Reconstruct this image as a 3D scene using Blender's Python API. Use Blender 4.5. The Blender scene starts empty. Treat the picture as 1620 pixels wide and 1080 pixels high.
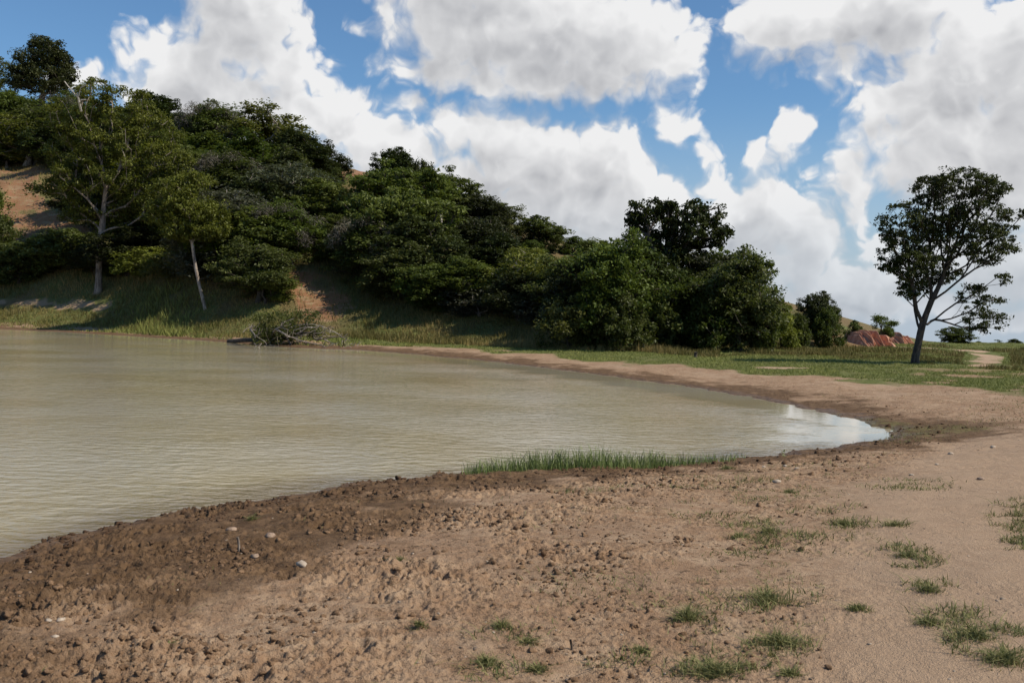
import bpy, math, random
import numpy as np
from mathutils import Matrix, Vector

S = bpy.context.scene
COL = S.collection
R = math.radians

# ------------------------------------------------------------------ camera
FPX, CX, CY = 1575.0, 810.0, 540.0          # focal length and centre in photograph pixels
CAM_H, PITCH, ROLL = 2.5, math.atan(45 / 1575.0), R(1.5)
cam = bpy.data.cameras.new('camera')
cam.sensor_width = 36.0
cam.lens = 36.0 * FPX / 1620.0
cam.clip_start, cam.clip_end = 0.1, 9000.0
cam.dof.use_dof = True
cam.dof.focus_distance = 26.0
cam.dof.aperture_fstop = 6.3
camo = bpy.data.objects.new('camera', cam)
COL.objects.link(camo)
_f = Vector((0, math.cos(PITCH), -math.sin(PITCH)))
_u0 = Vector((0, math.sin(PITCH), math.cos(PITCH)))
_r0 = Vector((1, 0, 0))
_r = _r0 * math.cos(ROLL) + _u0 * math.sin(ROLL)
_u = _u0 * math.cos(ROLL) - _r0 * math.sin(ROLL)
camo.matrix_world = Matrix((( _r.x, _u.x, -_f.x, 0), (_r.y, _u.y, -_f.y, 0), (_r.z, _u.z, -_f.z, CAM_H), (0, 0, 0, 1)))
S.camera = camo
EYE = np.array([0, 0, CAM_H])
FW, RT, UP = np.array(_f), np.array(_r), np.array(_u)


def ray(px, py):
    return FW + RT * ((px - CX) / FPX) - UP * ((py - CY) / FPX)


def at(px, py, y):
    """world point seen at a photograph pixel at distance y along the ground axis"""
    d = ray(px, py)
    return EYE + d * (y / d[1])


def horizon(px):
    return 495.0 + (px - CX) * math.tan(ROLL)


# ------------------------------------------------------------------ exposure
S.view_settings.view_transform = 'Standard'
S.view_settings.look = 'None'
S.view_settings.gamma = 1.0
S.view_settings.exposure = -0.02
S.render.engine = 'CYCLES'
S.cycles.max_bounces = 6
S.cycles.diffuse_bounces = 2
S.cycles.glossy_bounces = 2
S.cycles.transmission_bounces = 2
S.cycles.use_denoising = True

# ------------------------------------------------------------------ sun
SUN_EL, SUN_AZ = R(47), R(105)              # azimuth from +Y (view) towards +X (right)
sd = bpy.data.lights.new('sun', 'SUN')
sd.energy, sd.angle, sd.color = 5.0, R(0.5), (1.0, 0.91, 0.78)
so = bpy.data.objects.new('sun', sd)
COL.objects.link(so)
so.location = (60, 20, 80)
_sv = Vector((math.sin(SUN_AZ) * math.cos(SUN_EL), math.cos(SUN_AZ) * math.cos(SUN_EL), math.sin(SUN_EL)))
so.rotation_euler = _sv.to_track_quat('Z', 'Y').to_euler()


# ------------------------------------------------------------------ node helpers
class NT:
    def __init__(s, tree):
        s.t, s.n, s.l = tree, tree.nodes, tree.links

    def new(s, typ, **kw):
        n = s.n.new(typ)
        for k, v in kw.items():
            setattr(n, k, v)
        return n

    def put(s, sock, v):
        if isinstance(v, bpy.types.NodeSocket):
            s.l.new(v, sock)
        elif v is not None:
            sock.default_value = v

    def math(s, op, a, b=None, c=None, clamp=False):
        n = s.new('ShaderNodeMath', operation=op)
        n.use_clamp = clamp
        s.put(n.inputs[0], a); s.put(n.inputs[1], b); s.put(n.inputs[2], c)
        return n.outputs[0]

    def vec(s, op, a, b=None, c=None):
        n = s.new('ShaderNodeVectorMath', operation=op)
        s.put(n.inputs[0], a); s.put(n.inputs[1], b); s.put(n.inputs[2], c)
        return n.outputs['Value'] if op in ('LENGTH', 'DOT_PRODUCT', 'DISTANCE') else n.outputs[0]

    def ramp(s, v, lo, hi, a=0.0, b=1.0, smooth=True):
        n = s.new('ShaderNodeMapRange')
        n.interpolation_type = 'SMOOTHSTEP' if smooth else 'LINEAR'
        for i, q in enumerate((v, lo, hi, a, b)):
            s.put(n.inputs[i], q)
        return n.outputs[0]

    def mix(s, f, a, b):
        n = s.new('ShaderNodeMix', data_type='RGBA')
        s.put(n.inputs[0], f); s.put(n.inputs[6], a); s.put(n.inputs[7], b)
        return n.outputs[2]

    def noise(s, vec, scale, detail=4, rough=0.55, dist=0.0, dim='3D'):
        n = s.new('ShaderNodeTexNoise', noise_dimensions=dim)
        s.put(n.inputs['Vector'], vec)
        n.inputs['Scale'].default_value = scale
        n.inputs['Detail'].default_value = detail
        n.inputs['Roughness'].default_value = rough
        n.inputs['Distortion'].default_value = dist
        return n.outputs['Fac']

    def attr(s, name):
        n = s.new('ShaderNodeAttribute', attribute_name=name)
        return n.outputs['Fac']


def rgb(r, g, b):
    return (r, g, b, 1.0)


# ------------------------------------------------------------------ sky and clouds (world)
# cumulus masses: centre and radii in photograph pixels, turned into azimuth / elevation
CLOUDS = [
    (385, 45, 95, 75), (300, 105, 100, 62), (440, 105, 80, 62), (350, 165, 150, 60), (238, 125, 48, 40), (365, -40, 85, 70),
    (130, 122, 36, 17), (455, 170, 70, 50),
    (700, 30, 110, 70), (850, 55, 190, 90), (985, 80, 125, 68), (760, -25, 170, 60), (880, 120, 190, 42), (1060, 102, 52, 38), (690, 100, 90, 40),
    (540, 205, 78, 55), (600, 240, 90, 60), (650, 175, 40, 33), (715, 215, 75, 50), (800, 210, 85, 42), (850, 260, 140, 75), (955, 255, 80, 70),
    (955, 197, 34, 18), (1003, 245, 36, 42), (880, 325, 180, 65), (740, 300, 130, 60), (1020, 320, 90, 50), (690, 190, 35, 22),
    (1075, 215, 34, 38), (1062, 190, 24, 14), (1105, 245, 27, 30),
    (1247, 207, 29, 28), (1235, 245, 44, 36), (1190, 330, 75, 62), (1255, 370, 72, 66), (1275, 420, 62, 52), (1170, 390, 100, 60), (1220, 300, 60, 34), (1130, 300, 40, 24),
    (1270, 45, 110, 58), (1385, 25, 130, 66), (1340, 95, 75, 36), (1525, 105, 110, 85), (1445, 150, 80, 68), (1590, 80, 90, 75), (1500, 225, 130, 90), (1570, 290, 120, 85),
    (1405, 210, 58, 50), (1350, 290, 38, 52), (1350, 335, 44, 34), (1640, 200, 110, 120), (1480, 310, 50, 36),
    (1400, 445, 110, 26), (1520, 420, 130, 42), (1610, 395, 90, 45), (1390, 380, 40, 22), (1480, 490, 120, 14), (1340, 470, 70, 24),
    (1010, 365, 190, 55), (1110, 420, 200, 45), (1200, 470, 130, 22), (620, 300, 120, 55), (1420, 150, 90, 50),
    # beyond the frame
    (-260, 60, 160, 60), (1850, 120, 150, 110), (2150, 330, 240, 90), (-620, 250, 200, 60), (300, -300, 180, 50), (1300, -300, 200, 50),
]


def azel(px, py):
    d = ray(px, py)
    return math.atan2(d[0], d[1]), math.atan2(d[2], math.hypot(d[0], d[1]))


def cloud_group(fine):
    g = bpy.data.node_groups.new('cloud_density', 'ShaderNodeTree')
    g.interface.new_socket('p', in_out='INPUT', socket_type='NodeSocketVector')
    g.interface.new_socket('d', in_out='OUTPUT', socket_type='NodeSocketFloat')
    t = NT(g)
    gi, go = t.new('NodeGroupInput'), t.new('NodeGroupOutput')
    p = gi.outputs[0]
    # domain warp so that outlines curl
    wn = t.new('ShaderNodeTexNoise', noise_dimensions='2D')
    t.put(wn.inputs['Vector'], p)
    wn.inputs['Scale'].default_value = 17.0
    wn.inputs['Detail'].default_value = 3.0
    w = t.vec('SUBTRACT', wn.outputs['Color'], (0.5, 0.5, 0.5))
    q = t.vec('MULTIPLY_ADD', w, (0.045, 0.038, 0.0), p)
    acc = None
    for (cx, cy, rx, ry) in CLOUDS:
        a, e = azel(cx, cy)
        ix, iy = FPX / (rx * 1.10), FPX / (ry * 1.10)
        L = t.vec('LENGTH', t.vec('MULTIPLY_ADD', q, (ix, iy, 0), (-a * ix, -e * iy, 0)))
        k = min(max(math.sqrt(rx * ry) / 70.0, 0.45), 1.4)   # about the same edge softness on small and large masses
        L = t.math('MULTIPLY_ADD', L, k, -k)
        acc = L if acc is None else t.math('SMOOTH_MIN', acc, L, 0.26)
    body = t.math('MULTIPLY', acc, -1.0)
    body = t.math('MINIMUM', body, 0.95)
    n1 = t.noise(q, 15, 6 if fine else 3, 0.62 if fine else 0.5, 0.0, '2D')
    vo = t.new('ShaderNodeTexVoronoi', voronoi_dimensions='2D', feature='F1')
    t.put(vo.inputs['Vector'], q)
    vo.inputs['Scale'].default_value = 36.0
    vo.inputs['Detail'].default_value = 2.0 if fine else 1.0
    vo.inputs['Roughness'].default_value = 0.5
    b = t.math('SUBTRACT', 0.5, vo.outputs['Distance'])
    d = t.math('MULTIPLY_ADD', t.math('SUBTRACT', n1, 0.5), 0.95, body)
    d = t.math('MULTIPLY_ADD', b, 0.44, d)
    t.put(go.inputs[0], d)
    return g


def make_world():
    w = bpy.data.worlds.new('World')
    S.world = w
    w.use_nodes = True
    w.cycles.sampling_method = 'MANUAL'
    w.cycles.sample_map_resolution = 256
    t = NT(w.node_tree)
    t.n.clear()
    out, bg = t.new('ShaderNodeOutputWorld'), t.new('ShaderNodeBackground')
    t.put(out.inputs['Surface'], bg.outputs[0])
    bg.inputs['Strength'].default_value = 0.1
    sky = t.new('ShaderNodeTexSky', sky_type='NISHITA')
    sky.sun_disc = False
    sky.sun_elevation, sky.sun_rotation = SUN_EL, SUN_AZ
    sky.altitude, sky.air_density, sky.dust_density, sky.ozone_density = 60, 1.0, 0.4, 2.0
    tc = t.new('ShaderNodeTexCoord')
    sp = t.new('ShaderNodeSeparateXYZ')
    t.put(sp.inputs[0], tc.outputs['Generated'])
    x, y, z = sp.outputs
    az = t.math('ARCTAN2', x, y)
    hyp = t.math('SQRT', t.math('ADD', t.math('MULTIPLY', x, x), t.math('MULTIPLY', y, y)))
    el = t.math('ARCTAN2', z, hyp)
    cb = t.new('ShaderNodeCombineXYZ')
    t.put(cb.inputs[0], az); t.put(cb.inputs[1], el)
    p = cb.outputs[0]
    g, g2 = cloud_group(True), cloud_group(False)

    def dens(v, gg):
        n = t.new('ShaderNodeGroup'); n.node_tree = gg
        t.put(n.inputs[0], v)
        return n.outputs[0]
    low = t.ramp(el, 0.0, 0.07, 0.42, 0.0)        # a hazy bank of cloud along the horizon
    low = t.math('ADD', low, 0.13)
    d0 = t.math('ADD', dens(p, g), low)
    d1 = t.math('ADD', dens(t.vec('ADD', p, (0.010, 0.026, 0)), g2), low)
    grad = t.math('SUBTRACT', d0, d1)
    # crisp sunlit tops, soft undersides
    soft = t.ramp(grad, -0.25, 0.35, 0.66, 0.22)
    alpha = t.ramp(d0, -0.08, soft)
    big = t.math('MULTIPLY_ADD', t.noise(p, 9.0, 5, 0.6, 0, '2D'), 0.6, -0.30)
    thick = t.ramp(d0, 0.30, 1.10, 0.0, 0.55)
    lit = t.math('MULTIPLY_ADD', grad, 0.72, 0.88)
    lit = t.math('ADD', t.math('SUBTRACT', lit, thick), big)
    lit = t.math('MINIMUM', t.math('MAXIMUM', lit, 0.0), 1.0)
    K = CLOUD_K
    ccol = t.mix(lit, rgb(0.44 * K, 0.45 * K, 0.48 * K), rgb(0.95 * K, 0.95 * K, 0.955 * K))
    hz = t.ramp(el, 0.0, 0.14, 0.65, 0.0)        # clouds near the horizon sink into the air
    skyc = t.vec('MULTIPLY', sky.outputs[0], SKY_TINT)
    hcol = rgb(0.50 * K, 0.585 * K, 0.69 * K)
    skyc = t.mix(t.ramp(el, -0.02, 0.22, 0.92, 0.0), skyc, hcol)
    ccol = t.mix(t.math('MULTIPLY', hz, 0.55), ccol, hcol)
    c = t.mix(t.math('MULTIPLY', alpha, t.math('SUBTRACT', 1.0, t.math('MULTIPLY', hz, 0.25))), skyc, ccol)
    t.put(bg.inputs['Color'], c)


CLOUD_K, SKY_TINT = 9.2, (0.74, 0.99, 1.17)
make_world()


# ------------------------------------------------------------------ numeric noise (gradient noise, 2-D)
rng = np.random.default_rng(7)
_P = np.tile(rng.permutation(512), 2)
_G = np.stack([np.cos(np.linspace(0, 2 * np.pi, 512, endpoint=False)), np.sin(np.linspace(0, 2 * np.pi, 512, endpoint=False))], 1)


def pnoise(x, y):
    xi, yi = np.floor(x).astype(np.int64), np.floor(y).astype(np.int64)
    xf, yf = x - xi, y - yi
    u, v = xf * xf * xf * (xf * (xf * 6 - 15) + 10), yf * yf * yf * (yf * (yf * 6 - 15) + 10)

    def g(ix, iy, dx, dy):
        k = _P[(_P[ix & 511] + iy) & 511]
        return _G[k, 0] * dx + _G[k, 1] * dy
    a = g(xi, yi, xf, yf) * (1 - u) + g(xi + 1, yi, xf - 1, yf) * u
    b = g(xi, yi + 1, xf, yf - 1) * (1 - u) + g(xi + 1, yi + 1, xf - 1, yf - 1) * u
    return (a * (1 - v) + b * v) * 1.4


def fbm(x, y, octv=4, gain=0.5, seed=0.0):
    s, a, f = 0.0, 1.0, 1.0
    for i in range(octv):
        s = s + a * pnoise(x * f + seed + 17.3 * i, y * f - seed + 9.1 * i)
        a *= gain
        f *= 2.03
    return s


def sstep(x, a, b):
    t = np.clip((x - a) / (b - a), 0, 1)
    return t * t * (3 - 2 * t)


# ------------------------------------------------------------------ lake outline (photograph pixels on the water plane)
def on_plane(px, py, z=0.0):
    d = ray(px, py)
    k = (z - CAM_H) / d[2]
    return EYE[0] + d[0] * k, EYE[1] + d[1] * k


NEAR_SHORE = [(0, 893), (60, 878), (120, 858), (170, 842), (230, 822), (300, 806), (360, 794), (430, 786), (500, 776), (570, 768), (650, 763), (720, 757), (800, 752),
              (900, 746), (1000, 741), (1080, 735), (1160, 728), (1230, 722), (1300, 713), (1360, 706), (1405, 700)]
TIP = [(1420, 693), (1418, 687), (1400, 676)]
FAR_SHORE = [(1370, 667), (1330, 657), (1260, 643), (1190, 629), (1120, 616), (1040, 605), (960, 594), (880, 584), (790, 573), (700, 564), (620, 557), (560, 553), (500, 551), (430, 548), (360, 541),
             (280, 536), (200, 531), (100, 525), (0, 520)]
lake = [(-60.0, 2.0), (-30.0, 3.0), (-14.0, 6.2)] + [on_plane(*p) for p in NEAR_SHORE + TIP + FAR_SHORE] + [(-62.0, 88.0), (-90.0, 92.0), (-140.0, 80.0), (-150.0, 40.0), (-120.0, 8.0)]
lake = np.array(lake)


def smooth_poly(P, it=2):
    for _ in range(it):
        Q = np.roll(P, -1, 0)
        P = np.stack([P * 0.75 + Q * 0.25, P * 0.25 + Q * 0.75], 1).reshape(-1, 2)
    return P


lake_s = smooth_poly(lake, 2)


def lake_dist(x, y, P=lake_s):
    """signed distance to the shoreline, positive on land"""
    d2 = np.full(x.shape, 1e12)
    inside = np.zeros(x.shape, bool)
    A, B = P, np.roll(P, -1, 0)
    for (ax, ay), (bx, by) in zip(A, B):
        ex, ey = bx - ax, by - ay
        L = ex * ex + ey * ey
        if L < 1e-9:
            continue
        t = np.clip(((x - ax) * ex + (y - ay) * ey) / L, 0, 1)
        dx, dy = x - ax - t * ex, y - ay - t * ey
        np.minimum(d2, dx * dx + dy * dy, out=d2)
        if abs(ey) > 1e-12:
            c = ((ay > y) != (by > y)) & (x < ex * (y - ay) / ey + ax)
            inside ^= c
    d = np.sqrt(d2)
    return np.where(inside, -d, d)


# ------------------------------------------------------------------ the hill: foot, crest distance and crest height per bearing
HP = np.array([-900, -400, 0, 150, 300, 430, 560, 700, 850, 950, 1050, 1150, 1240, 1340, 1400, 1450, 1520, 1620, 2000, 2800], float)
H_FOOT = np.array([100, 94, 87, 82, 74, 69, 70, 68, 63, 61, 60, 61, 64, 72, 82, 95, 110, 110, 110, 110], float)
H_CREST = np.array([230, 210, 185, 166, 148, 136, 126, 120, 115, 113, 112, 112, 114, 118, 121, 124, 130, 135, 140, 140], float)
H_CY = np.array([40, 70, 150, 185, 218, 243, 268, 315, 372, 400, 428, 455, 477, 503, 521, 540, 547, 549, 556, 575], float)


HX = np.arange(-1200, 3001, 10.0)
_k = np.hanning(19); _k /= _k.sum()


def _soft(v):
    return np.convolve(np.pad(np.interp(HX, HP, v), 9, 'edge'), _k, 'valid')


HFS, HCS, HYS = _soft(H_FOOT), _soft(H_CREST), _soft(H_CY)


def hill_params(x, y):
    px = CX + FPX * x / np.maximum(y, 1.0)
    f = np.interp(px, HX, HFS)
    c = np.interp(px, HX, HCS)
    cy = np.interp(px, HX, HYS)
    zc = CAM_H + (horizon(px) - cy) / FPX * c
    return px, f, c, zc


PATHS = [([(1640, 640), (1600, 650), (1560, 690), (1540, 760), (1560, 850), (1620, 960), (1700, 1080)], 0.75, 0.9),
         ]
PATH_FAR = [(1345, 548), (1420, 550), (1480, 554), (1530, 556), (1556, 560), (1564, 567), (1558, 575), (1562, 580)]


def seg_dist(x, y, pts):
    d2 = np.full(x.shape, 1e12)
    for (ax, ay), (bx, by) in zip(pts[:-1], pts[1:]):
        ex, ey = bx - ax, by - ay
        t = np.clip(((x - ax) * ex + (y - ay) * ey) / (ex * ex + ey * ey + 1e-12), 0, 1)
        dx, dy = x - ax - t * ex, y - ay - t * ey
        np.minimum(d2, dx * dx + dy * dy, out=d2)
    return np.sqrt(d2)


def pits(x, y, cell, rmin, rmax, seed):
    """hoof holes: one per jittered cell, a sunk middle and a pushed-up rim"""
    xi, yi = np.floor(x / cell).astype(np.int64), np.floor(y / cell).astype(np.int64)
    out = np.zeros_like(x)
    T = np.random.default_rng(seed).random((4, 4096))
    for ox in (-1, 0, 1):
        for oy in (-1, 0, 1):
            k = (_P[(_P[(xi + ox) & 511] + yi + oy) & 511] * 7 + seed * 131) & 4095
            px_, py_ = (xi + ox + 0.15 + 0.7 * T[0, k]) * cell, (yi + oy + 0.15 + 0.7 * T[1, k]) * cell
            Rr = rmin + (rmax - rmin) * T[2, k]
            q = np.hypot((x - px_) * (0.8 + 0.5 * T[3, k]), y - py_) / Rr
            on = T[3, k] > 0.3
            v = np.where(q < 1.7, -sstep(q, 1.05, 0.35) + 0.38 * np.exp(-((q - 1.2) / 0.22) ** 2), 0) * on * (Rr / rmax)
            out = np.where(np.abs(v) > np.abs(out), v, out)
    return out


def land(x, y, micro=True, full=False):
    """ground height; with full=True also the masks used by the ground material"""
    x, y = np.asarray(x, float), np.asarray(y, float)
    s = lake_dist(x, y)
    w1 = fbm(x * 0.45, y * 0.45, 4, 0.55, 3.1)
    s = s + w1 * 0.35 * sstep(s, -2, 0.3) + fbm(x * 1.3, y * 1.3, 4, 0.6, 8.8) * 0.21
    far = sstep(y, 14, 34)
    top = 0.92 * (1 - far) + 0.55 * far
    z = np.where(s > 0, 0.015 + top * (1 - np.exp(-np.maximum(s, 0) / (5.2 + 3 * far))), -0.9 * (1 - np.exp(np.minimum(s, 0) / 5.0)))
    out = sstep(s, 0.5, 3.0)
    z = z + out * (fbm(x * 0.09, y * 0.09, 3, 0.5, 1.0) * 0.10 + fbm(x * 0.5, y * 0.5, 3, 0.5, 2.0) * 0.03)
    px, f, c, zc = hill_params(x, y)
    t = (y - f) / (c - f)
    tt = np.clip(t, 0, 1)
    prof = np.where(tt < 0.12, tt * tt / 0.24, tt - 0.06) / 0.94
    rough = fbm(x * 0.05, y * 0.05, 4, 0.5, 5.0)
    hill = np.where(t > 0, (zc - z) * prof + np.sin(np.pi * tt) * rough * np.clip(zc * 0.10, 0.15, 2.2), 0)
    past = np.maximum(y - c, 0)
    z = z + hill - past * np.where(zc > 1.5, 0.10, 0.035) * np.clip(past / 14.0, 0, 1)
    z = np.maximum(z, -60)
    # small lumps of the far bank
    z = z + far * out * sstep(px, 1380, 1500) * sstep(y, 55, 75) * fbm(x * 0.16, y * 0.16, 3, 0.5, 9.0) * 0.22
    leftness = sstep(x, 9.0, -3.0)
    churn = sstep(s, -0.5, 0.05) * (1 - sstep(s + w1 * 1.4, 1.6 + 2.6 * leftness, 4.0 + 4.8 * leftness)) * (1 - 0.55 * sstep(y, 17, 30)) * (0.42 + 0.58 * leftness)
    dry = sstep(s, 0.5, 3.0)
    if micro:
        m = y < 45
        zz = np.zeros_like(z)
        xm, ym = x[m], y[m]
        b1 = 1 - np.abs(fbm(xm * 2.1, ym * 2.1, 3, 0.5, 11.0)) * 1.3
        b2 = 1 - np.abs(fbm(xm * 6.0, ym * 6.0, 3, 0.55, 12.0)) * 1.3
        b3 = fbm(xm * 15, ym * 15, 3, 0.65, 13.0)
        b4 = fbm(xm * 31, ym * 31, 2, 0.6, 16.0)
        hmask = sstep(fbm(xm * 0.7, ym * 0.7, 2, 0.5, 17.0), -0.1, 0.5)
        wild = sstep(fbm(xm * 0.42, ym * 0.42, 3, 0.5, 18.0), -0.45, 0.5)
        patch = sstep(fbm(xm * 0.9, ym * 0.9, 3, 0.5, 14.0), -0.45, 0.35)
        hoof = pits(xm, ym, 0.34, 0.075, 0.13, 3) + 0.7 * pits(xm, ym, 0.19, 0.035, 0.065, 4)
        cl = 0.030 * b1 * np.abs(b1) + 0.030 * b2 * np.abs(b2) + 0.024 * b3 + 0.016 * b4 + 0.115 * hoof * (0.3 + 0.7 * hmask) - 0.014
        fl = 0.010 * fbm(xm * 3.0, ym * 3.0, 3, 0.55, 15.0) + 0.006 * b3 * (0.4 + patch) + 0.006 * b4 * (0.3 + patch) + 0.004 * b2 * patch + 0.036 * pits(xm, ym, 0.50, 0.03, 0.08, 5) * patch * hmask * wild + 0.012 * np.abs(b3) * hmask * wild
        ch = churn[m] * (0.2 + 0.8 * patch) * (0.5 + 0.5 * wild)
        path_m = sstep(seg_dist(xm, ym, PATH_XY), 1.4, 0.6)
        zz[m] = cl * ch + fl * (1 - ch) * dry[m] * (1 - 0.6 * path_m)
        z = z + zz
    if not full:
        return z
    return z, s, churn, t, px, far, w1


PATH_XY = [on_plane(px, py, 0.85) for px, py in PATHS[0][0]]
PATH_FAR_XY = [on_plane(px, py, 0.5) for px, py in PATH_FAR]


def zat(x, y, micro=False):
    return float(land(np.array([x]), np.array([y]), micro)[0])


def hit(px, py):
    """where the line of sight through a photograph pixel meets the ground"""
    d = ray(px, py)
    ks = np.concatenate([np.linspace(3, 40, 1200), np.linspace(40.02, 260, 2600)])
    P = EYE[None, :] + d[None, :] * ks[:, None]
    g = land(P[:, 0], P[:, 1], False)
    b = np.nonzero(P[:, 2] <= g)[0]
    i = b[0] if len(b) else len(ks) - 1
    return P[i, 0], P[i, 1], g[i]


TRACK = [hit(px, py)[:2] for px, py in ((-60, 476), (0, 479), (60, 481), (120, 484), (165, 487))]


# ------------------------------------------------------------------ mesh helpers
def mesh_obj(name, verts, faces, mat, parent=None, attrs=None, smooth=False):
    """verts (n,3); faces: list of index arrays (m,k) - one mesh object"""
    me = bpy.data.meshes.new(name)
    verts = np.ascontiguousarray(verts, dtype=np.float32)
    faces = [np.asarray(f, dtype=np.int32) for f in (faces if isinstance(faces, list) else [faces]) if len(f)]
    loops = np.concatenate([f.ravel() for f in faces])
    cnt = np.concatenate([np.full(len(f), f.shape[1], np.int32) for f in faces])
    me.vertices.add(len(verts)); me.vertices.foreach_set('co', verts.ravel())
    me.loops.add(len(loops)); me.loops.foreach_set('vertex_index', loops)
    me.polygons.add(len(cnt))
    st = np.zeros(len(cnt), np.int32); st[1:] = np.cumsum(cnt)[:-1]
    me.polygons.foreach_set('loop_start', st)
    try:
        me.polygons.foreach_set('loop_total', cnt)
    except Exception:
        pass
    if smooth:
        me.polygons.foreach_set('use_smooth', np.ones(len(cnt), bool))
    for k, v in (attrs or {}).items():
        a = me.attributes.new(k, 'FLOAT', 'POINT')
        a.data.foreach_set('value', np.ascontiguousarray(v, dtype=np.float32))
    me.update(calc_edges=True)
    me.materials.append(mat)
    o = bpy.data.objects.new(name, me)
    COL.objects.link(o)
    if parent is not None:
        o.parent = parent
    return o


def grid_faces(nr, nc, off=0):
    i = np.arange(nr - 1)[:, None] * nc + np.arange(nc - 1)[None, :] + off
    return np.stack([i, i + 1, i + nc + 1, i + nc], -1).reshape(-1, 4)


def material(name):
    m = bpy.data.materials.new(name)
    m.use_nodes = True
    t = NT(m.node_tree)
    b = t.n.get('Principled BSDF')
    return m, t, b


def tag(o, label=None, cat=None, group=None, kind=None):
    if label: o['label'] = label
    if cat: o['category'] = cat
    if group: o['group'] = group
    if kind: o['kind'] = kind
    return o


# ------------------------------------------------------------------ ground
def ground_material():
    m, t, b = material('ground')
    P = t.new('ShaderNodeNewGeometry').outputs['Position']
    mud, gr, sand, red, dryg = (t.attr(k) for k in ('mud', 'grass', 'sand', 'red', 'drygrass'))
    n_big = t.noise(P, 0.8, 4, 0.6)
    n_mid = t.noise(P, 5.0, 5, 0.65)
    n_fine = t.noise(P, 34.0, 4, 0.7)
    n_sp = t.noise(P, 15.0, 5, 0.72)
    soil = t.mix(t.ramp(n_mid, 0.34, 0.66), rgb(0.300, 0.187, 0.108), rgb(0.420, 0.290, 0.182))
    soil = t.mix(t.ramp(n_big, 0.40, 0.66, 0, 0.55), soil, rgb(0.285, 0.175, 0.102))
    soil = t.mix(t.ramp(n_fine, 0.58, 0.76, 0, 0.5), soil, rgb(0.50, 0.37, 0.25))
    soil = t.mix(t.ramp(n_sp, 0.46, 0.36, 0, 0.85), soil, rgb(0.095, 0.058, 0.033))
    sandc = t.mix(n_mid, rgb(0.355, 0.240, 0.150), rgb(0.455, 0.325, 0.215))
    c = t.mix(sand, soil, sandc)
    mudc = t.mix(t.ramp(n_mid, 0.3, 0.7), rgb(0.080, 0.046, 0.023), rgb(0.195, 0.118, 0.062))
    c = t.mix(t.math('MULTIPLY', mud, t.ramp(n_mid, 0.1, 0.5, 0.72, 1.0)), c, mudc)
    redc = t.mix(n_mid, rgb(0.19, 0.080, 0.042), rgb(0.36, 0.180, 0.100))
    n_er = t.noise(t.vec('MULTIPLY', P, (0.35, 1, 1)), 1.3, 5, 0.7)
    c = t.mix(t.math('MULTIPLY', red, t.ramp(n_er, 0.38, 0.52)), c, redc)
    g1 = t.mix(t.ramp(n_mid, 0.3, 0.7), rgb(0.075, 0.092, 0.022), rgb(0.155, 0.165, 0.048))
    g1 = t.mix(t.ramp(n_big, 0.45, 0.7, 0, 0.5), g1, rgb(0.19, 0.165, 0.07))
    g2 = t.mix(t.ramp(n_mid, 0.3, 0.7), rgb(0.115, 0.078, 0.036), rgb(0.185, 0.135, 0.062))
    g = t.mix(dryg, g1, g2)
    c = t.mix(t.ramp(t.math('ADD', gr, t.math('MULTIPLY', t.math('SUBTRACT', n_mid, 0.5), 0.9)), 0.25, 0.75), c, g)
    t.put(b.inputs['Base Color'], c)
    wet = t.ramp(t.attr('wet'), 0, 1, 0.95, 0.42)
    t.put(b.inputs['Roughness'], wet)
    b.inputs['Specular IOR Level'].default_value = 0.18
    bp = t.new('ShaderNodeBump')
    bp.inputs['Strength'].default_value = 0.9
    bp.inputs['Distance'].default_value = 0.02
    t.put(bp.inputs['Height'], t.math('ADD', n_fine, t.noise(P, 110.0, 3, 0.6)))
    t.put(b.inputs['Normal'], bp.outputs[0])
    return m


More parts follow.
